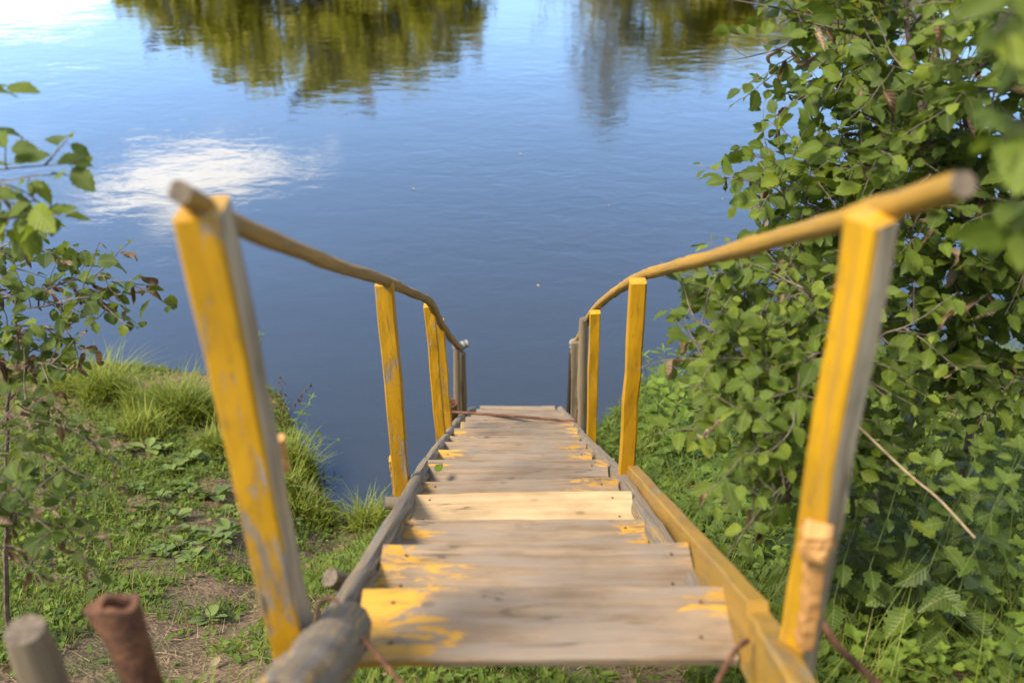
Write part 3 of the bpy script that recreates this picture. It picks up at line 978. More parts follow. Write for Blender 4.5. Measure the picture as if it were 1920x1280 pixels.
def make_leaf(kind, curl, fold, seed, petiole=0.22):
    r = np.random.default_rng(seed)
    xs, w = leaf_template(kind)
    n = len(xs)
    rows = []
    for s in (-1, -0.5, 0, 0.5, 1):
        y = s * w
        z = np.abs(y) * fold - curl * xs ** 2 + 0.03 * np.sin(xs * 9 + seed) * abs(s) + r.normal(0, 0.008, n) * abs(s)
        x = xs + 0.10 * np.abs(y)
        if kind == 'dead':
            z = 1.1 * np.abs(s) ** 1.6 * w + 0.16 * np.sin(xs * 6 + seed + s) - curl * xs ** 2
            y = y * 0.55
        rows.append(np.stack([x, y, z], 1))
    V = np.array(rows)                     # 5, n, 3
    uv = np.stack([np.tile(xs, (5, 1)), np.array([s * w for s in (-1, -.5, 0, .5, 1)])], -1)
    i = np.arange(5 * n).reshape(5, n)
    q = np.stack([i[:-1, :-1], i[:-1, 1:], i[1:, 1:], i[1:, :-1]], -1).reshape(-1, 4)
    V, uv = V.reshape(-1, 3), uv.reshape(-1, 2)
    if petiole:
        pw = 0.013
        b = len(V)
        V = np.vstack([V, [(-petiole, -pw, 0.02), (-petiole, pw, 0.02), (0.02, pw, 0), (0.02, -pw, 0)]])
        uv = np.vstack([uv, [(0, 0)] * 4])
        q = np.vstack([q, [[b, b + 3, b + 2, b + 1]]])
    return V, q, uv


KINDS = {'alder': 'alder', 'elm': 'elm', 'hazel': 'alder', 'nettle': 'nettle', 'lance': 'lance', 'dead': 'dead', 'herb': 'elm', 'round': 'round', 'plantain': 'round'}
KMAT = {'alder': 'alder', 'elm': 'elm', 'hazel': 'hazel', 'nettle': 'nettle', 'lance': 'herb', 'dead': 'dead', 'herb': 'herb', 'round': 'herb', 'plantain': 'plantain'}
TONES = 7
_leaf_geo, _leaf_mesh = {}, {}


def leaf_geo(kind, shape):
    key = (kind, shape)
    if key not in _leaf_geo:
        curl = (0.06, 0.16, 0.30, 0.02, 0.48)[shape % 5]
        fold = (0.18, 0.30, 0.10, 0.48, 0.25)[shape % 5]
        _leaf_geo[key] = make_leaf(KINDS[kind], curl, fold, shape + 3)
    return _leaf_geo[key]


def leaf_mesh(kind, shape, tone):
    key = (kind, shape, tone)
    if key not in _leaf_mesh:
        V, q, uv = leaf_geo(kind, shape)
        _leaf_mesh[key] = np_mesh('leaf', V, [q], M[KMAT[kind]], uv=uv, var=np.full(len(V), (tone + 0.5) / TONES))
    return _leaf_mesh[key]


def norm(v):
    v = np.asarray(v, float)
    return v / max(1e-9, np.linalg.norm(v))


PLANTS = []


class Plant:
    def __init__(self, name, label, cat, base, group=None, bark='bark', stemname='stem'):
        self.name, self.label, self.cat, self.group = name, label, cat, group
        self.base = np.asarray(base, float)
        self.bark, self.stemname = bark, stemname
        self.stems, self.twigs, self.leaves = [], [], []
        PLANTS.append(self)

    def leaf(self, p, d, n, s, kind, tone):
        d = norm(d)
        n = np.asarray(n, float)
        n = norm(n - n.dot(d) * d)
        self.leaves.append((p, d, n, s, kind, random.randrange(5), int(min(TONES - 1, max(0, tone * TONES)))))

    def stem(self, pts, r0, r1, n=20, k=7, wob=0.006):
        P = smooth_path(pts, n)
        w = np.cumsum(rng.normal(0, wob, P.shape), 0)
        w -= np.linspace(0, 1, n)[:, None] * w[-1]
        P = P + w
        self.stems.append((P, np.linspace(r0, r1, n), k))
        return P

    def twig(self, P, r0, r1):
        self.twigs.append((np.asarray(P), np.linspace(r0, r1, len(P))))

    def leafy_twig(self, p, d, length, kind, size, tone, gap=0.045, droop=0.25, dead=0.0, up=1.0, r=0.0028, rnd=0.45, skip=0.0):
        """a shoot with alternate leaves, largest in the middle"""
        n = max(4, int(length / 0.03))
        P, q = [np.array(p)], norm(d)
        for i in range(n):
            q = norm(q + rng.normal(0, 0.10, 3) + np.array([0, 0, -droop * 0.06 + 0.02]))
            P.append(P[-1] + q * length / n)
        P = np.array(P)
        self.twig(P, r, 0.0012)
        m = max(2, int(length / gap))
        sgn = random.choice((-1, 1))
        for j in range(m + 1):
            t = (j + 0.6) / (m + 1)
            f = t * n
            i = min(n - 1, int(f))
            pos = P[i] + (P[i + 1] - P[i]) * (f - i)
            tan = norm(P[i + 1] - P[i])
            side = norm(np.cross(tan, (0, 0, 1)) + 1e-6)
            sgn = -sgn
            if random.random() < skip:
                continue
            dd = norm(tan * (0.55 + 0.5 * (t > 0.9)) + side * sgn * (0.9 if t < 0.93 else 0.2) + rng.normal(0, 0.30, 3) + np.array([0, 0, -droop]))
            nn = norm(np.array([0, 0, up]) + rng.normal(0, rnd, 3) + np.array([-0.15, -0.25, 0]))
            s = size * (0.62 + 0.5 * math.sin(math.pi * min(1, t * 0.9 + 0.1))) * random.uniform(0.55, 1.25)
            if random.random() < dead:
                self.leaf(pos + dd * s * 0.2, dd + np.array([0, 0, -0.7]), nn, s * 1.05, 'dead', random.random())
            else:
                kd = 'elm' if kind == 'alder' and random.random() < 0.3 else kind
                tn = tone + rng.normal(0, 0.19) + (0.28 if t > 0.9 and random.random() < 0.5 else 0)
                self.leaf(pos + dd * s * 0.22, dd, nn, s, kd, tn)

    def branch(self, pts, r0, r1, kind, size, tone, every=0.085, tl=(0.16, 0.34), n=None, main=True, gap=0.045, start=0.15, spread=1.0, droop=0.25, dead=0.0, skip=0.0, upb=0.15, rnd=0.45):
        n = n or max(8, int(np.sum(np.linalg.norm(np.diff(np.asarray(pts), axis=0), axis=1)) / 0.06))
        P = self.stem(pts, r0, r1, n=n)
        if not main:
            s = self.stems.pop()
            self.twigs.append((s[0], s[1]))
        L = np.sum(np.linalg.norm(np.diff(P, axis=0), axis=1))
        m = max(1, int(L * (1 - start) / every))
        for j in range(m):
            t = start + (1 - start) * (j + random.random()) / m
            f = t * (n - 1)
            i = min(n - 2, int(f))
            p = P[i] + (P[i + 1] - P[i]) * (f - i)
            tan = norm(P[i + 1] - P[i])
            rv = rng.normal(0, 1, 3)
            rv = norm(rv - rv.dot(tan) * tan)
            d = norm(tan * 0.55 + rv * spread + np.array([0, 0, upb]))
            self.leafy_twig(p, d, random.uniform(*tl) * (1.15 - 0.45 * t), kind, size, tone, gap=gap, droop=droop, dead=dead, skip=skip, rnd=rnd)
        self.leafy_twig(P[-1], norm(P[-1] - P[-2]), random.uniform(*tl) * 0.7, kind, size, tone, gap=gap, droop=droop, dead=dead, skip=skip, rnd=rnd)
        return P

    def emit(self, keep):
        root = thing(self.name, self.label, self.cat, self.base, self.group)
        for P, R, k in self.stems:
            p = sweep(P, circ_profile(1, k), ref=(0.3, 0.7, 0.2), scale=R)
            part(self.stemname, p, [M[self.bark]], root, smooth=True, base=self.base)
        if self.twigs:
            p = join([sweep(P, circ_profile(1, 4), ref=(0.31, 0.72, 0.23), scale=R, caps=False) for P, R in self.twigs])
            o = part('twigs', p, [M[self.bark]], root, smooth=True, base=self.base)
            o['kind'] = 'stuff'
        rest = {}
        for i, lf in enumerate(self.leaves):
            p, d, n, s, kind, shape, tone = lf
            y = np.cross(n, d)
            if i in keep:
                o = bpy.data.objects.new('leaf', leaf_mesh(kind, shape, tone))
                COL.objects.link(o)
                o.parent = root
                q = p - self.base
                o.matrix_basis = Matrix(((d[0] * s, y[0] * s, n[0] * s, q[0]), (d[1] * s, y[1] * s, n[1] * s, q[1]), (d[2] * s, y[2] * s, n[2] * s, q[2]), (0, 0, 0, 1)))
            else:
                rest.setdefault((kind, shape), []).append((p, d, y, n, s, (tone + 0.5) / TONES))
        if rest:
            Vs, qs, uvs, vr, fm, mats, off = [], [], [], [], [], [], 0
            for (kind, shape), L in rest.items():
                V, q, uv = leaf_geo(kind, shape)
                mt = M[KMAT[kind]]
                if mt not in mats:
                    mats.append(mt)
                A = np.array([[l[1] * l[4], l[2] * l[4], l[3] * l[4]] for l in L])      # m,3(axis),3
                Pp = np.array([l[0] for l in L]) - self.base
                W = np.einsum('vk,mkc->mvc', V, A) + Pp[:, None, :]
                m, nv = len(L), len(V)
                Vs.append(W.reshape(-1, 3))
                qs.append((q[None] + (np.arange(m) * nv)[:, None, None]).reshape(-1, 4) + off)
                uvs.append(np.tile(uv, (m, 1)))
                vr.append(np.repeat([l[5] for l in L], nv))
                fm.append(np.full(m * len(q), mats.index(mt)))
                off += m * nv
            me = np_mesh('foliage', np.concatenate(Vs), [np.concatenate(qs)], mats, uv=np.concatenate(uvs), var=np.concatenate(vr), fmat=np.concatenate(fm))
            o = link('foliage', me, root)
            o['kind'] = 'stuff'


def clear_of_rail():
    """the boughs have been kept clipped where people hold the right handrail"""
    rx = np.array([p[0] for p in RR])[::-1]
    ry = np.array([p[1] for p in RR])[::-1]
    rz = np.array([p[2] for p in RR])[::-1]
    for pl in PLANTS:
        if pl.cat != 'shrub' or pl.base[0] < 0 or 'near leafy' in pl.label:
            continue
        ok = []
        for l in pl.leaves:
            c = l[0] + l[1] * l[3] * 0.5
            x, y, z = project(c)
            near = z < np.interp(x, rx, rz) + 0.12 and abs(y - np.interp(x, rx, ry)) < 75
            post = x < 1235 and z < 4.5 and y > 470
            if not near and not post:
                ok.append(l)
        pl.leaves = ok


def emit_plants():
    """rank the leaves of each plant by how large they show, so that the largest 300 become parts"""
    W, H, k = 640, 426, 3.0
    allp, who = [], []
    for a, pl in enumerate(PLANTS):
        for b, l in enumerate(pl.leaves):
            allp.append(l)
            who.append((a, b))
    C = np.array([l[0] + l[1] * l[3] * 0.5 for l in allp])
    nrm = np.array([l[2] for l in allp])
    S = np.array([l[3] for l in allp])
    px, py, z = project(C)
    view = C - np.array([0, 0, CAM_H])
    view /= np.linalg.norm(view, axis=1)[:, None]
    facing = np.abs((view * nrm).sum(1))
    buf = np.full((H, W), -1, int)
    order = np.argsort(-z)
    for i in order:
        if z[i] < 0.3:
            continue
        r = max(0.6, S[i] * FPX / z[i] * 0.36 / k * math.sqrt(0.25 + 0.75 * facing[i]))
        x, y = px[i] / k, py[i] / k
        x0, x1, y0, y1 = int(x - r), int(x + r) + 1, int(y - r), int(y + r) + 1
        if x1 <= 0 or y1 <= 0 or x0 >= W or y0 >= H:
            continue
        buf[max(0, y0):y1, max(0, x0):x1] = i
    cnt = np.bincount(buf[buf >= 0], minlength=len(allp))
    per = {}
    for i, (a, b) in enumerate(who):
        per.setdefault(a, []).append((cnt[i], b))
    for a, pl in enumerate(PLANTS):
        L = sorted(per.get(a, []), reverse=True)
        big = [b for c, b in L[:300] if c >= 2] if len(pl.leaves) > 60 else [b for c, b in L if c >= 1]
        pl.emit(set(big))


def on_ground(px, py):
    P, z = ground_hit(px, py)
    return P, z


# ---- right bank: alder shrub, upper crown
AL = Plant('alder_shrub', 'tall alder shrub filling the upper right above the right handrail', 'shrub', at(1660, 1000, 4.55), bark='bark', stemname='trunk')
gz = lambda x, y: np.array([x, y, float(height(x, y)) - 0.05])
r1, r2, r3 = gz(1.62, 3.35), gz(2.05, 3.2), gz(2.45, 2.9)
AL.base = r1.copy()
s1 = [r1, at(1705, 760, 4.25), at(1735, 560, 4.0), at(1738, 400, 3.85), at(1718, 220, 3.65), at(1690, 20, 3.5), at(1680, -160, 3.4)]
s2 = [r2, at(1835, 720, 4.05), at(1850, 520, 3.85), at(1838, 330, 3.65), at(1800, 110, 3.4), at(1790, -150, 3.3)]
s3 = [r3, at(1985, 600, 3.6), at(2000, 350, 3.4), at(1985, 60, 3.1)]
AL.stem(s1, 0.020, 0.008, n=40)
AL.stem(s2, 0.019, 0.008, n=40)
AL.stem(s3, 0.018, 0.008, n=34)
LS = 0.075


def ab(pts, size=LS, tone=0.50, **kw):
    kw.setdefault('dead', 0.06)
    kw.setdefault('rnd', 0.62)
    kw.setdefault('every', 0.029)
    kw.setdefault('gap', 0.040)
    kw.setdefault('tl', (0.16, 0.42))
    AL.branch([at(*p) for p in pts], 0.0065, 0.0025, 'alder', size, tone, **kw)


UP = [
    [(1738, 420, 3.86), (1640, 330, 3.85), (1540, 300, 3.8), (1440, 300, 3.75)],
    [(1736, 460, 3.9), (1620, 420, 3.75), (1500, 380, 3.6), (1425, 345, 3.5)],
    [(1730, 300, 3.72), (1650, 230, 3.9), (1560, 190, 3.95), (1500, 185, 4.0)],
    [(1715, 210, 3.65), (1620, 150, 3.7), (1540, 130, 3.7), (1480, 100, 3.7)],
    [(1705, 120, 3.55), (1620, 60, 3.6), (1540, 40, 3.6), (1490, 40, 3.6)],
    [(1695, 40, 3.5), (1600, -20, 3.6), (1520, -40, 3.6)],
    [(1737, 380, 3.85), (1700, 300, 4.2), (1640, 240, 4.4), (1580, 240, 4.5)],
    [(1735, 330, 3.8), (1790, 260, 3.6), (1840, 240, 3.4)],
    [(1700, 60, 3.5), (1760, 0, 3.3), (1830, -40, 3.1)],
    [(1845, 400, 3.7), (1780, 330, 3.5), (1700, 290, 3.35), (1640, 280, 3.25)],
    [(1843, 360, 3.68), (1900, 300, 3.4), (1960, 290, 3.2)],
    [(1820, 220, 3.5), (1740, 160, 3.3), (1660, 120, 3.2)],
    [(1810, 150, 3.45), (1880, 100, 3.2), (1960, 90, 3.0)],
    [(1850, 470, 3.8), (1910, 430, 3.5), (1980, 420, 3.3)],
    [(1848, 500, 3.8), (1780, 470, 3.6), (1700, 480, 3.5), (1640, 500, 3.45)],
    [(1995, 400, 3.42), (1920, 380, 3.2), (1860, 400, 3.1)],
    [(1995, 250, 3.3), (1920, 180, 3.1), (1850, 170, 3.0)],
    [(1985, 100, 3.1), (1900, 30, 2.9), (1830, 30, 2.8)],
    [(1740, 480, 3.95), (1600, 480, 4.1), (1500, 470, 4.2), (1430, 470, 4.3)],
    [(1737, 520, 4.0), (1640, 540, 4.3), (1550, 560, 4.5), (1450, 570, 4.6)],
    [(1850, 560, 3.9), (1780, 590, 3.7), (1690, 600, 3.6)],
    [(1850, 600, 3.9), (1920, 580, 3.6), (1980, 590, 3.4)],
    [(1738, 440, 3.9), (1580, 400, 4.1), (1480, 420, 4.2)],
    [(1845, 430, 3.7), (1760, 400, 3.4), (1680, 400, 3.3)],
    [(1850, 520, 3.8), (1930, 500, 3.3), (2000, 500, 3.2)],
    [(1735, 540, 4.0), (1660, 620, 3.9), (1580, 640, 3.9)],
    [(1850, 640, 3.95), (1800, 680, 3.7), (1730, 690, 3.6)],
    [(1850, 660, 3.95), (1900, 700, 3.6), (1960, 720, 3.4)],
    [(1730, 280, 3.7), (1680, 180, 4.0), (1600, 100, 4.2), (1560, 60, 4.2)],
    [(1838, 330, 3.65), (1760, 250, 3.9), (1700, 180, 4.0)],
    [(1990, 300, 3.3), (1940, 280, 3.6), (1880, 260, 3.8)],
    [(1800, 100, 3.4), (1740, 40, 3.6), (1680, -10, 3.7)],
    [(1738, 400, 3.85), (1660, 370, 4.0), (1560, 350, 4.1), (1490, 330, 4.1)],
]
for b in UP:
    ab(b)
# bare shoots at the top
AL.twig(smooth_path([at(1640, 62, 3.6), at(1540, 35, 3.6), at(1450, 14, 3.6), at(1365, -2, 3.6)], 16), 0.0065, 0.0025)
AL.twig(smooth_path([at(1520, 60, 3.7), at(1470, 88, 3.75), at(1400, 108, 3.8), at(1345, 116, 3.8)], 14), 0.0035, 0.0015)
AL.twig(smooth_path([at(1402, 108, 3.8), at(1380, 95, 3.8), at(1372, 78, 3.8)], 6), 0.0022, 0.0012)
AL.twig(smooth_path([at(1440, 96, 3.78), at(1432, 82, 3.8), at(1436, 72, 3.8)], 6), 0.0022, 0.0012)

# ---- lower alder with light leaves over the right board
AB = Plant('alder_shrub', 'low spreading alder boughs with light green leaves between the two right posts', 'shrub', gz(1.45, 3.0), stemname='bough')


def lb(pts, size=0.064, tone=0.58, **kw):
    kw.setdefault('every', 0.036)
    kw.setdefault('gap', 0.040)
    kw.setdefault('tl', (0.14, 0.34))
    kw.setdefault('droop', 0.5)
    kw.setdefault('dead', 0.03)
    AB.branch([at(*p) for p in pts], 0.006, 0.0022, 'alder', size, tone, **kw)


rb = gz(1.45, 3.0)
AB.stem([rb, at(1600, 820, 3.75), at(1590, 690, 3.5), at(1570, 580, 3.4)], 0.012, 0.006, n=22)
LOW = [
    [(1590, 680, 3.5), (1480, 655, 3.3), (1400, 645, 3.15), (1330, 615, 3.2), (1285, 595, 3.3)],
    [(1585, 650, 3.48), (1480, 600, 3.4), (1390, 580, 3.4), (1325, 550, 3.5)],
    [(1575, 600, 3.42), (1480, 560, 3.5), (1400, 545, 3.6), (1330, 520, 3.6)],
    [(1590, 720, 3.5), (1480, 690, 3.2), (1390, 675, 3.1), (1300, 672, 3.15)],
    [(1592, 740, 3.55), (1510, 735, 3.2), (1430, 740, 3.05), (1370, 780, 2.95)],
    [(1594, 770, 3.6), (1530, 780, 3.2), (1460, 800, 3.05), (1395, 850, 2.95)],
    [(1598, 800, 3.7), (1540, 850, 3.2), (1480, 890, 3.0), (1430, 950, 2.9)],
    [(1590, 690, 3.5), (1540, 660, 3.1), (1500, 700, 2.95), (1490, 780, 2.85)],
    [(1570, 590, 3.4), (1520, 540, 3.2), (1460, 520, 3.3), (1390, 505, 3.4)],
    [(1590, 700, 3.5), (1640, 640, 3.3), (1720, 600, 3.2)],
    [(1580, 640, 3.45), (1500, 620, 3.6), (1420, 610, 3.8), (1350, 580, 3.9)],
    [(1592, 720, 3.5), (1520, 690, 3.5), (1450, 700, 3.6), (1400, 690, 3.6)],
    [(1592, 740, 3.55), (1500, 740, 3.4), (1420, 730, 3.4), (1345, 720, 3.4)],
    [(1594, 780, 3.6), (1500, 800, 3.4), (1430, 800, 3.3), (1350, 800, 3.3)],
    [(1590, 690, 3.5), (1480, 640, 3.7), (1390, 650, 3.8), (1310, 640, 3.9)],
    [(1598, 820, 3.7), (1520, 860, 3.4), (1450, 900, 3.3), (1390, 930, 3.25)],
]
for b in LOW:
    lb(b)

# ---- near bough with blurred leaves at the right edge
NB = Plant('alder_shrub', 'blurred near leafy bough hanging in at the right edge of the picture', 'shrub', gz(1.35, 0.9), stemname='bough')
NB.stem([gz(1.35, 0.9), at(2180, 500, 1.5), at(2120, 200, 1.35), at(2050, 0, 1.25)], 0.012, 0.005, n=24)
for b in [[(2060, 40, 1.26), (1980, 20, 1.22), (1890, 30, 1.18)], [(2120, 220, 1.38), (2020, 215, 1.3), (1930, 240, 1.25)], [(2150, 350, 1.42), (2050, 370, 1.38), (1945, 400, 1.35)], [(2060, 20, 1.25), (1990, -40, 1.2), (1900, -30, 1.15)]]:
    NB.branch([at(*p) for p in b], 0.004, 0.002, 'elm', 0.065, 0.7, every=0.10, tl=(0.05, 0.09), main=False, droop=0.5, start=0.5)

# ---- left: elm twigs at the picture edge
EL = Plant('elm_shrub', 'elm twigs with serrated leaves entering at the upper left edge', 'shrub', gz(-1.75, 1.5), stemname='bough')
EL.stem([gz(-1.75, 1.5), at(-240, 700, 2.55), at(-180, 420, 2.5), at(-140, 200, 2.4)], 0.014, 0.005, n=26)
for b in [[(-160, 300, 2.45), (-60, 330, 2.4), (30, 355, 2.38), (80, 385, 2.35)], [(-160, 280, 2.45), (-80, 300, 2.4), (0, 320, 2.4), (90, 310, 2.4)],
          [(-165, 310, 2.46), (-80, 350, 2.42), (-10, 375, 2.4), (50, 400, 2.38)], [(-150, 250, 2.44), (-70, 330, 2.42), (10, 335, 2.4), (60, 330, 2.38)],
          [(-140, 200, 2.4), (-80, 180, 2.35), (-30, 172, 2.32)], [(-150, 240, 2.42), (-90, 225, 2.4), (-40, 228, 2.38)], [(-165, 320, 2.48), (-70, 400, 2.42), (0, 410, 2.4)]]:
    EL.branch([at(*p) for p in b], 0.0045, 0.002, 'elm', 0.078, 0.66, every=0.085, tl=(0.07, 0.14), main=False, gap=0.045, droop=0.35, start=0.3, rnd=0.4)

# ---- left: shrub with many withered leaves
HB = Plant('withered_shrub', 'shrub with curled brown leaves among green ones on the left edge above the grass', 'shrub', gz(-2.35, 2.9), stemname='bough')
HB.stem([gz(-2.35, 2.9), at(-90, 760, 4.0), at(-60, 600, 3.9), at(-40, 480, 3.8)], 0.016, 0.006, n=26)
HB.stem([gz(-2.15, 2.8), at(20, 800, 3.8), at(40, 700, 3.75), at(30, 560, 3.7)], 0.014, 0.005, n=26)


def hb(pts, **kw):
    kw.setdefault('dead', 0.22)
    kw.setdefault('every', 0.05)
    kw.setdefault('tl', (0.12, 0.26))
    HB.branch([at(*p) for p in pts], 0.005, 0.002, 'hazel', kw.pop('size', 0.062), kw.pop('tone', 0.52), main=False, gap=0.034, **kw)


for b in [[(-40, 520, 3.85), (30, 500, 3.8), (90, 480, 3.8)], [(-50, 560, 3.85), (60, 545, 3.7), (140, 520, 3.65), (215, 525, 3.6), (262, 540, 3.6)],
          [(30, 580, 3.7), (100, 570, 3.6), (170, 560, 3.55), (215, 590, 3.5)], [(35, 620, 3.72), (90, 610, 3.6), (140, 640, 3.5)],
          [(-40, 540, 3.8), (0, 470, 3.7), (60, 460, 3.65)], [(35, 640, 3.72), (-20, 600, 3.6), (-80, 580, 3.5)], [(38, 660, 3.74), (70, 680, 3.55), (110, 690, 3.45)],
          [(40, 700, 3.75), (0, 690, 3.5), (-60, 690, 3.4)], [(-60, 620, 3.9), (20, 640, 3.9), (80, 660, 4.0)]]:
    hb(b)

# ---- left: low trailing shrub over the grass
TB = Plant('trailing_shrub', 'dark low shrub trailing over the grass along the left edge behind the wooden stake', 'shrub', gz(-1.75, 2.0), stemname='bough')


def tb(pts, **kw):
    kw.setdefault('dead', 0.13)
    kw.setdefault('every', 0.055)
    kw.setdefault('tl', (0.12, 0.28))
    TB.branch([at(*p) for p in pts], 0.003, 0.0013, 'hazel', kw.pop('size', 0.047), kw.pop('tone', 0.56), main=False, gap=0.034, **kw)


TB.stem([gz(-1.75, 2.0), at(-60, 1000, 3.0), at(-40, 880, 3.1), at(-20, 800, 3.2)], 0.012, 0.005, n=22)
for b in [[(-30, 820, 3.2), (60, 790, 3.25), (130, 800, 3.3), (180, 840, 3.3)], [(-40, 860, 3.15), (40, 850, 3.1), (90, 865, 3.1), (130, 880, 3.1)], [(-45, 900, 3.1), (50, 905, 3.0), (90, 925, 2.95), (120, 945, 2.95)],
          [(-50, 940, 3.05), (40, 960, 2.9), (100, 990, 2.85), (150, 1040, 2.85)], [(-55, 980, 3.0), (20, 1020, 2.85), (60, 1060, 2.8)], [(-30, 830, 3.2), (20, 760, 3.3), (60, 740, 3.4), (110, 770, 3.5)],
          [(-40, 880, 3.1), (0, 900, 2.9), (60, 950, 2.75)], [(-20, 810, 3.2), (30, 820, 3.4), (80, 830, 3.6)]]:
    tb(b)


# ---- upright herbs
def herb(name, label, cat, base, h, kind, size, pairs, group=None, lean=None, tone=0.5, bark='stem', r=0.004, droop=0.35, top=True, tmin=0.15):
    b = np.asarray(base, float)
    pl = Plant(name, label, cat, b, group, bark=bark, stemname='stem')
    lean = np.array(lean if lean is not None else (random.uniform(-.15, .15), random.uniform(-.15, .15), 0))
    P = pl.stem([b - np.array([0, 0, 0.03]), b + np.array([0, 0, h * 0.5]) + lean * h * 0.3, b + np.array([0, 0, h]) + lean * h], r, r * 0.35, n=12, k=5, wob=0.002)
    a = random.uniform(0, math.pi)
    for i in range(pairs):
        t = tmin + (1 - tmin) * (i + 0.5) / pairs
        f = t * 11
        j = min(10, int(f))
        p = P[j] + (P[j + 1] - P[j]) * (f - j)
        a += math.pi / 2 + random.uniform(-.3, .3)
        s = size * (1.0 - 0.55 * t ** 2) * random.uniform(0.8, 1.15)
        for k in (0, math.pi):
            d = np.array([math.cos(a + k), math.sin(a + k), -droop + random.uniform(-.25, .25) + 0.5 * t])
            pl.leaf(p + norm(d) * s * 0.22, d, np.array([0, 0, 1]) + rng.normal(0, 0.25, 3), s, kind, tone + rng.normal(0, 0.13) + 0.25 * (t > 0.85))
    if top:
        for k in range(4):
            aa = a + k * 1.57
            pl.leaf(P[-1], np.array([math.cos(aa), math.sin(aa), 0.6]), np.array([0, 0, 1.0]), size * 0.45, kind, tone + 0.3)
    return pl


# nettles in the shade under the alder
NG = 'nettles in the shade under the right shrub'
def nettle_label(px, py):
    if py < 905:
        return 'tall dark nettle at the back of the patch under the right shrub'
    if px < 1700:
        return 'dark toothed nettle close to the near right post, in front of the patch'
    return 'dark toothed nettle around the leaning dry stalk under the right shrub'


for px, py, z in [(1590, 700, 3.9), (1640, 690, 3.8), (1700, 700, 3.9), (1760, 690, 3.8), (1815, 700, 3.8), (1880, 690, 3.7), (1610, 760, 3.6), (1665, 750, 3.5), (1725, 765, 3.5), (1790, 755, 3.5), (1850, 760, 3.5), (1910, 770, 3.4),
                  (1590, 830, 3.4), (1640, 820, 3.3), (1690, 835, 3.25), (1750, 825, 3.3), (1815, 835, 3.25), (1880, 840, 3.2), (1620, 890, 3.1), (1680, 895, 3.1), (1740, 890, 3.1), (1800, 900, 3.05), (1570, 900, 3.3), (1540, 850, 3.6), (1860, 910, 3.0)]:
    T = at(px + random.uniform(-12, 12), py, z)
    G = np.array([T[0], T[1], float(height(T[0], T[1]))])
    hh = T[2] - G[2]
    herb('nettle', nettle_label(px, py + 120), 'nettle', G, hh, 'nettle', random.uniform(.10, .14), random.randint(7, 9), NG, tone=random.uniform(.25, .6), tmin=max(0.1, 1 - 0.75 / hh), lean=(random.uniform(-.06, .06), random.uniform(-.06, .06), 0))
# light herbs nearer the camera, right
HG = 'light green weeds beside the near right post'
def weed_label(px, py, kind):
    look = 'round-leaved' if kind == 'round' else 'toothed light green'
    if px < 1620 and py < 1150:
        return look + ' weed at the foot of the near right post'
    if py >= 1150:
        return look + ' weed along the bottom edge right of the near right post'
    if px < 1780:
        return look + ' weed in front of the nettles, left of the leaning stalk tip'
    return look + ' taller weed at the right edge, beyond the leaning stalk tip'


for px, py, h in [(1560, 1010, .35), (1600, 1040, .4), (1650, 1060, .38), (1590, 1080, .3), (1545, 1075, .45), (1700, 1070, .35), (1640, 1110, .3), (1740, 1050, .4), (1560, 1130, .28), (1610, 1160, .25), (1690, 1130, .25), (1780, 1090, .4), (1830, 1050, .5), (1870, 1090, .5), (1900, 1040, .55), (1850, 1140, .4), (1740, 1170, .3), (1660, 1200, .22), (1590, 1230, .2),
                  (1800, 1200, .3), (1890, 1190, .35), (1700, 1250, .2), (1620, 990, .4), (1680, 1000, .45), (1480, 1030, .25), (1455, 1090, .25), (1500, 1060, .3),
                  (1600, 1110, .25), (1660, 1150, .25), (1720, 1110, .3), (1780, 1140, .3), (1820, 1100, .35), (1760, 1220, .25), (1840, 1230, .3), (1900, 1140, .4), (1900, 1250, .3), (1640, 1250, .2), (1560, 1190, .22), (1590, 1270, .18), (1680, 1290, .18), (1740, 1290, .2), (1800, 1290, .25), (1870, 1300, .25), (1630, 1170, .2), (1700, 1200, .25), (1950, 1200, .4), (1620, 1070, .35), (1760, 1010, .45), (1850, 1000, .5)]:
    P, z = on_ground(px, py)
    kd = random.choice(('herb', 'herb', 'round'))
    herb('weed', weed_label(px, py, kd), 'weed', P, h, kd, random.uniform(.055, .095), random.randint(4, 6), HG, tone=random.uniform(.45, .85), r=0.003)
# shaded low herbs under the light boughs
SG = 'dark weeds under the low alder boughs'
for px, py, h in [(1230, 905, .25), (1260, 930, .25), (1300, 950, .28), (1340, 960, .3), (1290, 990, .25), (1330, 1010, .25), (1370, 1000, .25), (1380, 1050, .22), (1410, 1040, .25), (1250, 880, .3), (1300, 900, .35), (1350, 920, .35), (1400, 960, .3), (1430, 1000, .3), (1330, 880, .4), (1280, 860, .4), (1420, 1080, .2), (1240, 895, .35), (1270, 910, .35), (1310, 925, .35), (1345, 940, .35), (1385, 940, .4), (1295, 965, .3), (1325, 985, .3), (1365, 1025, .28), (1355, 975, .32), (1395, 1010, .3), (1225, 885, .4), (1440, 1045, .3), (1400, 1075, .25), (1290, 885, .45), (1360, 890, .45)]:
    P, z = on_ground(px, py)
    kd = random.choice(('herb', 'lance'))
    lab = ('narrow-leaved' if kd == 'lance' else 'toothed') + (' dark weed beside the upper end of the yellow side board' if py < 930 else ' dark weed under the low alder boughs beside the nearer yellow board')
    herb('weed', lab, 'weed', P, h * 1.15, kd, random.uniform(.085, .13), random.randint(6, 8), SG, tone=random.uniform(.15, .5), r=0.003)
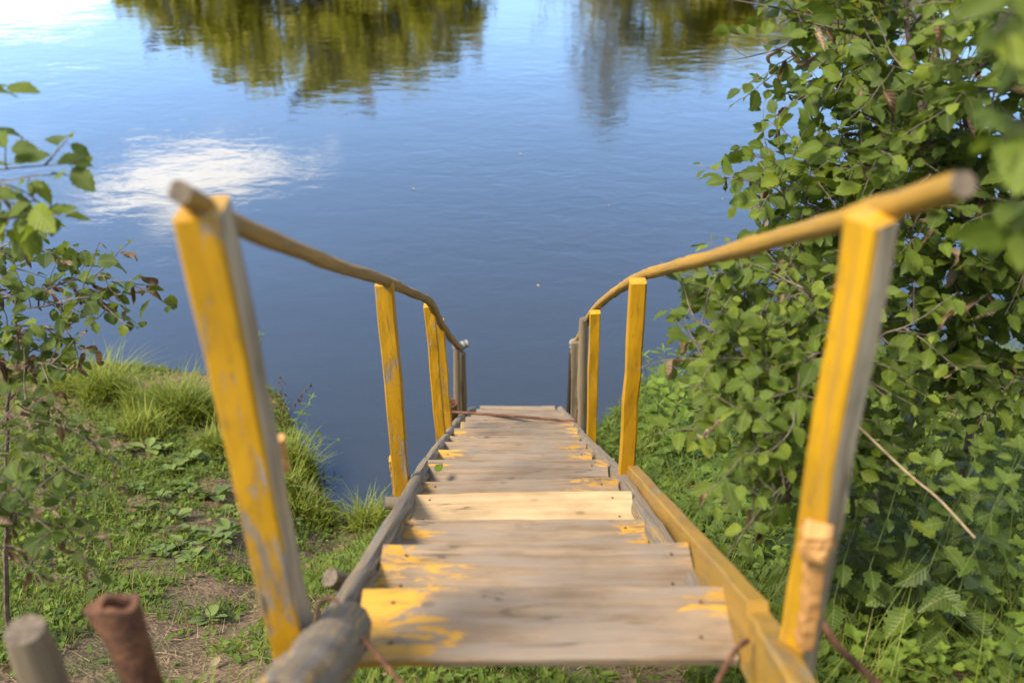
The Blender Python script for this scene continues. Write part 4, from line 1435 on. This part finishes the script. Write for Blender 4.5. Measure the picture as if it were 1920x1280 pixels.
# willowherb at the water's edge beside the second right post
WG = 'waterside willowherb behind the second right post'
for px, py, h in [(1215, 800, .75), (1235, 815, .8), (1255, 800, .7), (1280, 810, .75), (1300, 800, .6), (1320, 815, .6), (1205, 830, .6), (1150, 815, .30), (1140, 835, .25), (1165, 845, .3), (1245, 840, .6), (1285, 850, .6), (1225, 855, .5), (1340, 830, .7), (1265, 825, .8), (1310, 835, .7), (1360, 850, .6), (1250, 860, .5), (1200, 850, .4), (1270, 875, .5), (1320, 880, .5)]:
    P, z = on_ground(px, py)
    kd = random.choice(('lance', 'lance', 'herb'))
    lab = ('slender narrow-leaved' if kd == 'lance' else 'toothed-leaved') + (' waterside plant in front of the second right post' if px < 1200 else ' waterside plant behind the second right post')
    herb('willowherb', lab, 'plant', P, h, kd, random.uniform(.13, .19), random.randint(11, 14), WG, tone=random.uniform(.35, .75), bark='redstem', r=0.005)

# dried dock and willow sprig at the water left of the near left post's foot
P, z = on_ground(533, 800)
DK = herb('dried_dock', 'withered brown seed stalks at the water behind the near left post', 'plant', P, 0.55, 'dead', 0.07, 7, bark='redstem', tone=0.2, droop=0.9, r=0.006)
P2 = DK.stem([P, P + (0.15, 0.02, 0.3), P + (0.30, 0.05, 0.48)], 0.004, 0.002, n=10, k=5)
for k in range(9):
    DK.leaf(P2[9 - k // 2], (random.uniform(-.5, .5), random.uniform(-.5, .5), -1), (0, -1, 0.2), 0.06, 'dead', 0.15)
P, z = on_ground(545, 830)
WS = herb('willow_sprig', 'grey green willow sprig leaning over the water beside the withered stalks', 'plant', P, 0.5, 'lance', 0.12, 9, lean=(0.5, 0.1, 0), tone=0.6, r=0.004)
WS.leafy_twig(P, (0.9, 0.1, 0.6), 0.5, 'elm', 0.08, 0.7, gap=0.08)
P, z = on_ground(470, 745)
herb('willow_sprig', 'grey green willow tips showing right of the near left post above the tussock', 'plant', P, 0.75, 'lance', 0.13, 8, lean=(0.25, 0.0, 0), tone=0.6, r=0.004)

# plantain rosettes on the left bank
PG = 'plantain rosettes on the trodden left bank'
PLB = 'flat broad-leaved plantain rosette on the trodden left bank'


def rosette(px, py, s, label=PLB, group=PG):
    if label is PLB:
        label = 'flat broad-leaved plantain rosette ' + ('near the shore tussocks on the left bank' if py < 900 else 'beside the bare soil on the left bank' if px > 325 else 'among the trailing shrub twigs on the left bank')
    P, z = on_ground(px, py)
    pl = Plant('plantain', label, 'plantain', P, group, bark='stem', stemname='seed_stalk')
    if random.random() < 0.5:
        pl.stem([P, P + (0.02, 0, 0.07), P + (random.uniform(-.04, .04), 0, 0.16)], 0.002, 0.003, n=6, k=4, wob=0.001)
    n = random.randint(6, 9)
    a = random.uniform(0, 6)
    for i in range(n):
        a += 2.4 + random.uniform(-.3, .3)
        d = np.array([math.cos(a), math.sin(a), 0.25 + 0.5 * i / n])
        d[2] -= 0.55 * d[1]
        pl.leaf(P + d * s * 0.22 + (0, 0, 0.015), d, np.array([0, 0.5, 1]) + rng.normal(0, .15, 3), s * random.uniform(.75, 1.15), 'plantain', random.uniform(0.2, 0.9))
    return pl


for px, py, s in [(215, 820, .12), (280, 845, .13), (300, 850, .12), (235, 850, .10), (350, 865, .12), (390, 870, .12), (405, 935, .13), (340, 915, .11), (355, 930, .11), (395, 1010, .11), (355, 1000, .1), (430, 1000, .11), (410, 1020, .10), (345, 1025, .1), (300, 935, .1), (275, 960, .1), (250, 920, .1),
                  (330, 970, .1), (445, 960, .1), (360, 1050, .09), (440, 870, .11), (320, 890, .11), (300, 1040, .09), (250, 1000, .09)]:
    rosette(px, py, s)
rosette(392, 1165, .085, 'large-leaved plantain on bare soil between the rusty pipe and near left post', None)
rosette(655, 1055, .085, 'plantain with long pale leaves beside the left log', None)

# one fallen leaf on a step
FL = at(818, 884, 4.33)
lf = link('fallen_leaf', leaf_mesh('elm', 0, 5), None, FL)
lf.scale = (0.055,) * 3
lf.rotation_euler = (0.15, -0.1, 1.2)
tag(lf, 'small green leaf fallen on a lower step', 'leaf')

clear_of_rail()
emit_plants()

# ------------------------------------------------------------------ grass
def blades(P, length, width, lean, var, name, mat, bend=0.6, nseg=3, flat=0.0, vmax=1.0):
    """curved tapering blades rooted at P"""
    m = len(P)
    a = rng.uniform(0, 2 * math.pi, m)
    d = np.stack([np.cos(a), np.sin(a), np.zeros(m)], 1)
    side = np.stack([-np.sin(a), np.cos(a), np.zeros(m)], 1)
    tw = rng.uniform(-0.8, 0.8, m)[:, None]
    side = side * np.cos(tw) + np.array([0, 0, 1.0]) * np.sin(tw) * 0.3
    rows, uvs = [], []
    for i in range(nseg + 1):
        t = i / nseg
        out = lean * (0.35 * t + bend * t * t)
        up = t * np.sqrt(np.clip(1 - (lean * 0.55 * t) ** 2, 0.08, 1)) * (1 - flat)
        c = P + (d * out[:, None] + np.array([0, 0, 1.0]) * up[:, None]) * length[:, None]
        w = width * (1 - t) ** 0.7 * 0.5 + 0.0003
        rows.append(c - side * w[:, None])
        rows.append(c + side * w[:, None])
    V = np.stack(rows, 1)
    k = 2 * (nseg + 1)
    q = np.array([[2 * i, 2 * i + 1, 2 * i + 3, 2 * i + 2] for i in range(nseg)])
    Q = (q[None] + (np.arange(m) * k)[:, None, None]).reshape(-1, 4)
    uv = np.zeros((m * k, 2), np.float32)
    uv[:, 1] = 0.2
    return np_mesh(name, V.reshape(-1, 3), [Q], M[mat], uv=uv, var=np.repeat(np.clip(var, 0, vmax), k))


BARE = []          # centres of trodden bare soil: x, y, radius
for px, py, r in ((440, 925, .30), (410, 1195, .30), (470, 1120, .22), (615, 1030, .28), (60, 770, .5), (440, 1000, .2), (330, 1215, .25), (170, 740, .3), (480, 880, .25), (380, 1250, .2), (460, 1060, .18)):
    P, z = ground_hit(px, py)
    BARE.append((P[0], P[1], r * 1.0))


def bare(x, y):
    b = np.zeros_like(x)
    for cx, cy, r in BARE:
        b = np.maximum(b, np.exp(-((x - cx) ** 2 + (y - cy) ** 2) / (r * r)))
    return b


def scatter(n, x0, x1, y0, y1, thresh=None, soil=True, margin=0.03):
    x = rng.uniform(x0, x1, n)
    y = rng.uniform(y0, y1, n)
    keep = y < shore(x) - margin
    if soil:
        dens = fbm(x * 2.3 + 5, y * 2.3, 3)
        pr = np.clip((dens - (thresh or 0.3)) * 5, 0.05, 1) * (1 - 0.93 * np.clip(bare(x, y) * 1.25, 0, 1))
        keep &= rng.random(n) < pr
    x, y = x[keep], y[keep]
    return np.stack([x, y, height(x, y) - 0.005], 1)


def stuff(name, me, label):
    o = link(name, me)
    return tag(o, label, kind='stuff')


P = scatter(190000, -6.2, 1.0, 0.2, 9.0, 0.36)
L = rng.gamma(2.5, 0.018, len(P)) + 0.012
stuff('grass', blades(P, L, rng.uniform(.0025, .0065, len(P)), rng.uniform(.2, 1.0, len(P)), rng.normal(.62, .2, len(P)), 'grass', 'grass'), 'short trodden grass on the left bank')
P = scatter(75000, 0.4, 6.5, 0.2, 9.0, 0.25)
L = rng.gamma(5.0, 0.030, len(P)) + 0.03
stuff('grass', blades(P, L, rng.uniform(.002, .005, len(P)), rng.uniform(.3, 1.1, len(P)), rng.normal(.48, .2, len(P)), 'grass', 'grass', nseg=4), 'long shaded grass on the right bank')
P = np.vstack([scatter(2200, 0.75, 2.4, 0.7, 2.7, 0.2), scatter(1500, -1.5, -0.4, 0.7, 2.0, 0.2)])
stuff('grass', blades(P, rng.gamma(6, .03, len(P)) + .06, rng.uniform(.0025, .006, len(P)), rng.uniform(.3, 1.2, len(P)), rng.normal(.55, .22, len(P)), 'grass', 'grass', nseg=5), 'tall loose grass beside the top of the steps')
# coarse growth along the rest of the near bank
P = np.vstack([scatter(16000, -30, -6.0, -6, 9.3, 0.3), scatter(16000, 6.3, 30, -6, 9.3, 0.3), scatter(14000, -6.2, 6.5, -8, 0.2, 0.3)])
L = rng.gamma(5.0, 0.05, len(P)) + 0.05
stuff('grass', blades(P, L, rng.uniform(.008, .018, len(P)), rng.uniform(.3, 1.0, len(P)), rng.normal(.45, .2, len(P)), 'grass', 'grass'), 'rough grass farther along the bank')

# dry straw lying on the soil
P = scatter(26000, -6, 1.2, 0.2, 8.8, soil=False)
bb = bare(P[:, 0], P[:, 1])
P = P[rng.random(len(P)) < 0.26 + 0.7 * bb]
P[:, 2] += 0.008
stuff('straw', blades(P, rng.uniform(.04, .16, len(P)), rng.uniform(.0015, .003, len(P)), np.full(len(P), 1.0), rng.random(len(P)), 'straw', 'straw', bend=0.5, nseg=2, flat=0.93), 'dry straw scattered on the trodden soil')
P = scatter(1800, 0.6, 5, 0.3, 7.5, soil=False)
P[:, 2] += 0.03
stuff('straw', blades(P, rng.uniform(.08, .30, len(P)), rng.uniform(.0015, .003, len(P)), np.full(len(P), 1.0), rng.random(len(P)) * 0.8, 'straw', 'straw', bend=0.5, nseg=2, flat=0.8), 'dry stems tangled in the right bank growth')


def small_leaves(P, size, var, kindmesh, mat, name, label, tilt=0.5, per=3, lift=0.03):
    V, q, uv = kindmesh
    m0 = len(P)
    Pn = np.repeat(P, per, 0) + np.stack([rng.normal(0, .018, m0 * per), rng.normal(0, .018, m0 * per), rng.uniform(0, lift, m0 * per)], 1)
    m = len(Pn)
    a = rng.uniform(0, 2 * math.pi, m)
    d = np.stack([np.cos(a), np.sin(a), rng.uniform(-.2, .6, m)], 1)
    d /= np.linalg.norm(d, axis=1)[:, None]
    n = np.stack([rng.normal(0, tilt, m), rng.normal(0.2, tilt, m), np.ones(m)], 1)
    n -= (n * d).sum(1)[:, None] * d
    n /= np.linalg.norm(n, axis=1)[:, None]
    y = np.cross(n, d)
    s = np.repeat(size, per) * rng.uniform(.6, 1.2, m)
    A = np.stack([d * s[:, None], y * s[:, None], n * s[:, None]], 1)
    W = np.einsum('vk,mkc->mvc', V, A) + Pn[:, None, :]
    Q = (q[None] + (np.arange(m) * len(V))[:, None, None]).reshape(-1, 4)
    vv = np.clip(np.repeat(var, per) + rng.normal(0, .1, m), 0, 1)
    me = np_mesh(name, W.reshape(-1, 3), [Q], M[mat], uv=np.tile(uv, (m, 1)), var=np.repeat(vv, len(V)))
    return stuff(name, me, label)


def lowleaf(round_=True):
    """a leaf of few faces for ground cover"""
    xs = np.array([0, .3, .7, 1.0])
    w = np.array([.02, .34, .30, .02]) if round_ else np.array([.01, .16, .13, .01])
    V = np.vstack([np.stack([xs, -w, w * .25], 1), np.stack([xs, w * 0, -.08 * xs ** 2], 1), np.stack([xs, w, w * .25], 1)])
    i = np.arange(12).reshape(3, 4)
    q = np.stack([i[:-1, :-1], i[:-1, 1:], i[1:, 1:], i[1:, :-1]], -1).reshape(-1, 4)
    return V, q, V[:, :2].copy()


P = scatter(52000, -6, 1.0, 0.2, 8.8, 0.33)
small_leaves(P, rng.uniform(.018, .045, len(P)), rng.normal(.5, .2, len(P)), lowleaf(True), 'herb', 'ground_cover', 'clover and small weeds creeping over the left bank')
P = scatter(16000, -6, 1.0, 0.2, 8.8, 0.42)
small_leaves(P, rng.uniform(.03, .07, len(P)), rng.normal(.45, .2, len(P)), lowleaf(False), 'herb', 'ground_cover', 'narrow-leaved weeds among the left bank grass', lift=.06)
P = scatter(34000, 0.6, 6, 0.2, 8.6, 0.22)
small_leaves(P, rng.uniform(.025, .065, len(P)), rng.normal(.4, .25, len(P)), lowleaf(True), 'herb', 'ground_cover', 'creeping weeds under the right bank shrubs', lift=.14)
P = scatter(9000, 0.6, 6, 0.2, 8.6, 0.38)
small_leaves(P, rng.uniform(.04, .09, len(P)), rng.normal(.35, .22, len(P)), lowleaf(False), 'herb', 'ground_cover', 'feathery dark weeds under the right bank shrubs', lift=.16)
P = scatter(2500, -6, 1.0, 0.2, 8.8, soil=False)
small_leaves(P, rng.uniform(.02, .05, len(P)), rng.random(len(P)), lowleaf(True), 'dead', 'fallen_leaves', 'small brown leaves fallen on the bank', per=1, lift=.02)

# tussocks along the left shore: each one its own thing
TG = 'grass tussocks along the left shore'


def tussock(px, py, r, n, length, label, tone=.6, dy=0.0):
    P, z = ground_hit(px, py)
    a, q = rng.uniform(0, 2 * math.pi, n), np.sqrt(rng.random(n)) * r
    x, y = P[0] + np.cos(a) * q, P[1] + np.sin(a) * q * 0.8 + dy
    B = np.stack([x, y, np.maximum(height(x, y), -0.08) + 0.10 * np.clip(1 - (q / r) ** 2, 0, 1)], 1)
    ln = length * rng.uniform(.4, 1.25, n) * (1 - 0.45 * (q / r) ** 2)
    me = blades(B - P, ln, rng.uniform(.007, .014, n), rng.uniform(.3, 1.35, n), rng.normal(tone + .08, .24, n), 'grass_tussock', 'grass', bend=0.7, nseg=5, vmax=0.86)
    o = link('grass_tussock', me, None, P)
    tag(o, label, 'grass clump', TG)


tussock(350, 785, .30, 1500, .36, 'round overhanging grass tussock at the water left of the near left post', .55)
tussock(205, 752, .26, 620, .46, 'tall bright grass clump at the water, left of the round tussock', .72)
tussock(130, 735, .24, 360, .28, 'grass clump at the water just right of the withered shrub', .68)
tussock(272, 770, .20, 260, .28, 'low grass clump in the gap between the two larger shore clumps', .66)
tussock(275, 815, .24, 420, .22, 'small fresh green clump on the bank in front of the round tussock', .74)
tussock(415, 845, .22, 380, .20, 'grass clump on the bank edge beside the near left post', .62)
tussock(560, 880, .22, 700, .26, 'grass fringe hanging over the water right of the near left post', .6)
tussock(548, 935, .22, 500, .24, 'grass clump at the head of the little cove', .62)
tussock(590, 975, .20, 380, .20, 'grass and weeds at the inner end of the little cove', .66)
tussock(690, 990, .18, 380, .24, 'grass clump against the left log above the cove', .64)
tussock(1190, 870, .20, 160, .26, 'grass clump at the foot of the second right post', .6)
tussock(1235, 850, .24, 180, .30, 'grass clump at the water right of the second right post', .6)
tussock(1310, 860, .24, 180, .28, 'grass clump at the water behind the low alder boughs', .55)

# ------------------------------------------------------------------ stones on the river bed
def stone(px, py, r, depth, label):
    d = ray(px, py)
    P = np.array([0, 0, CAM_H]) + d * (CAM_H + depth) / -d[2]
    P[2] = min(float(height(P[0], P[1])) + r * 0.2, -0.05)
    u = np.linspace(0, 2 * math.pi, 12, endpoint=False)
    v = np.linspace(-math.pi / 2, math.pi / 2, 8)
    rr = np.random.default_rng(int(px))
    V = np.array([[math.cos(b) * math.cos(a), math.cos(b) * math.sin(a) * .8, math.sin(b) * .55] for b in v for a in u]) * r
    V *= (1 + rr.normal(0, .06, (len(V), 1)))
    i = np.arange(96).reshape(8, 12)
    q = np.stack([i[:-1], np.roll(i[:-1], -1, 1), np.roll(i[1:], -1, 1), i[1:]], -1).reshape(-1, 4)
    o = link('sunken_stone', np_mesh('sunken_stone', V, [q], M['stone']), None, P)
    tag(o, label, 'stone', 'stones under the water at the foot of the steps')


M['stone'] = plain_mat('river_stone', (0.20, 0.17, 0.12), 0.8)
for px, py, r in ((925, 735, .22), (962, 742, .18), (900, 750, .15), (1010, 748, .2), (985, 730, .16), (1045, 740, .15)):
    stone(px, py, r, 0.25, 'dim brown stone under the water beyond the lowest step')

# ------------------------------------------------------------------ far bank trees (seen mirrored in the river)
def far_crown(seed, w, h, n, size, gap=0.5):
    """leaf clumps on a lumpy crown; returns verts, quads, var; z from 0 at the crown base"""
    r = np.random.default_rng(seed)
    nl = 26
    cz = r.uniform(0.08, 0.95, nl)
    rad = np.sin(np.pi * np.clip(cz, 0.05, 0.97) ** 0.75) ** 0.7
    ca = r.uniform(0, 2 * math.pi, nl)
    cr = np.sqrt(r.random(nl)) * rad * w * 0.42
    cen = np.stack([np.cos(ca) * cr, np.sin(ca) * cr, cz * h], 1)
    sz = r.uniform(.14, .26, nl) * w
    k = r.integers(0, nl, n)
    g = r.normal(0, 1, (n, 3))
    g /= np.linalg.norm(g, axis=1)[:, None]
    p = cen[k] + g * (sz[k] * r.random(n) ** 0.35)[:, None] * np.array([1, 1, .75])
    d = r.normal(0, 1, (n, 3))
    d /= np.linalg.norm(d, axis=1)[:, None]
    e = np.cross(d, g + r.normal(0, .5, (n, 3)))
    e /= np.linalg.norm(e, axis=1)[:, None]
    s = size * r.uniform(.6, 1.3, n)[:, None]
    V = np.stack([p - d * s, p + e * s * .55, p + d * s, p - e * s * .55], 1).reshape(-1, 3)
    Q = np.arange(n * 4).reshape(-1, 4)
    var = np.repeat(np.clip(r.normal(.5, .2, n) + 0.15 * r.normal(0, 1, nl)[k], 0, 1), 4)
    return V, Q, var


def far_tree(x, y, h, w, proto, label, group, base_frac=0.12):
    z0 = float(height(x, y)) - 0.1
    root = thing('far_tree', label, 'tree', (x, y, z0), group)
    tm, cm = proto
    t = link('trunk', tm, root)
    t.scale = (w / 5, w / 5, h)
    c = link('crown', cm, root, (0, 0, h * base_frac))
    c.scale = (w / 5.0, w / 5.0, h * (1 - base_frac) / 8.0)
    c.rotation_euler = (0, 0, random.uniform(0, 6))
    return root


def trunk_mesh(seed, mat):
    r = np.random.default_rng(seed)
    P = smooth_path([(0, 0, 0), (r.normal(0, .05), 0, .35), (r.normal(0, .15), r.normal(0, .15), .7), (0, 0, .97)], 12)
    parts = [sweep(P, circ_profile(1, 8), ref=(1, 0, 0), scale=np.linspace(.18, .03, 12))]
    for k in range(9):
        i = 3 + k % 8
        a = r.uniform(0, 6.28)
        e = P[i] + np.array([math.cos(a) * 1.4, math.sin(a) * 1.4, .16])
        parts.append(sweep(resample([P[i], (P[i] + e) / 2 + (0, 0, .02), e], 5), circ_profile(1, 5), ref=(.2, .1, 1), scale=np.linspace(.06, .015, 5)))
    return to_mesh('trunk', join(parts), [mat], smooth=True)


protos = []
for s in range(4):
    V, Q, var = far_crown(200 + s, 5.0, 8.0, 5200, 0.17)
    protos.append((trunk_mesh(300 + s, M['far_bark']), np_mesh('crown', V, [Q], M['far_leaf'], uv=np.full((len(V), 2), .2), var=var)))


def top_at(px, py, D):
    d = ray(px, py)
    s = D / d[1]
    return d[0] * s, s * -d[2] - CAM_H       # x, height of the point mirrored at (px, py)


FG = 'leafy trees on the far bank'
FLB = 'olive green leafy tree on the far bank, showing only as a reflection in the river'
k = 0
for px, py, D, w in [(270, 28, 47, 4.2), (330, 85, 46, 4.6), (400, 110, 48, 4.8), (455, 160, 46, 4.6), (520, 178, 47, 5.0), (600, 192, 46, 5.2), (660, 188, 48, 4.6), (715, 160, 46, 4.6), (765, 165, 47, 4.2), (830, 128, 46, 4.4), (875, 95, 48, 3.4),
                     (1125, 55, 48, 3.6), (1180, 115, 47, 4.2), (1240, 150, 46, 4.4), (1300, 138, 47, 4.6), (1355, 120, 46, 4.6), (1420, 115, 48, 4.6), (1490, 90, 47, 4.6), (1560, 100, 46, 5), (1640, 80, 48, 5), (1730, 110, 46, 5)]:
    x, h = top_at(px, py, D)
    z0 = float(height(x, D))
    far_tree(x, D, h - z0, w, protos[k % 4], FLB, FG)
    k += 1
def pale_tree():
    x, h = top_at(1130, 236, 45)
    z0 = float(height(x, 45.0))
    H = h - z0
    root = thing('far_tree', 'sparse pale grey tree on the far bank mirrored alone between the two green masses', 'tree', (x, 45.0, z0))
    r = np.random.default_rng(77)
    P = smooth_path([(0, 0, 0), (.1, 0, H * .4), (-.1, 0, H * .7), (.05, 0, H)], 16)
    parts = [sweep(P, circ_profile(1, 8), ref=(1, 0, 0), scale=np.linspace(.12, .03, 16))]
    tips = []
    for j in range(46):
        t = r.uniform(.25, .97)
        i = int(t * 15)
        a = r.uniform(0, 6.28)
        l = (1.10 - t) * 4.0 * r.uniform(.5, 1.1) + .4
        e = P[i] + np.array([math.cos(a) * l, math.sin(a) * l, l * r.uniform(.1, .8)])
        b = smooth_path([P[i], (P[i] + e) / 2 + (0, 0, .15 * l), e], 7)
        parts.append(sweep(b, circ_profile(1, 4), ref=(.2, .1, 1), scale=np.linspace(.032, .014, 7)))
        for m in range(10):
            f = b[r.integers(2, 7)]
            g = f + r.normal(0, .34, 3) + np.array([0, 0, -.35])
            parts.append(sweep(resample([f, g], 3), circ_profile(1, 3), ref=(.2, .1, 1), scale=np.linspace(.022, .012, 3)))
            tips.append(g)
    o = link('trunk', to_mesh('trunk', join(parts), [M['pale_bark']], smooth=True), root)
    tips = np.array(tips)
    n = len(tips) * 5
    p = np.repeat(tips, 5, 0) + r.normal(0, .22, (n, 3))
    d = r.normal(0, 1, (n, 3)); d /= np.linalg.norm(d, axis=1)[:, None]
    e = np.cross(d, r.normal(0, 1, (n, 3))); e /= np.linalg.norm(e, axis=1)[:, None]
    s = r.uniform(.07, .14, n)[:, None]
    V = np.stack([p - d * s, p + e * s * .5, p + d * s, p - e * s * .5], 1).reshape(-1, 3)
    link('crown', np_mesh('crown', V, [np.arange(n * 4).reshape(-1, 4)], M['pale_leaf'], uv=np.full((len(V), 2), .2), var=np.repeat(r.random(n), 4)), root)


pale_tree()

# ------------------------------------------------------------------ specks drifting on the river
n = 32
x, y = rng.uniform(-7, 8, n), rng.uniform(9.2, 24, n)
sz = rng.uniform(.012, .035, n)[:, None]
a = rng.uniform(0, 6.28, n)
d = np.stack([np.cos(a), np.sin(a), 0 * a], 1)
e = np.stack([-np.sin(a), np.cos(a), 0 * a], 1)
c = np.stack([x, y, np.full(n, .006)], 1)
V = np.stack([c - d * sz, c + e * sz * .5 + (0, 0, .004), c + d * sz, c - e * sz * .5 + (0, 0, .004)], 1).reshape(-1, 3)
stuff('floating_specks', np_mesh('floating_specks', V, [np.arange(n * 4).reshape(-1, 4)], M['straw'], uv=np.full((n * 4, 2), .2), var=np.full(n * 4, .9)), 'pale specks drifting on the river')
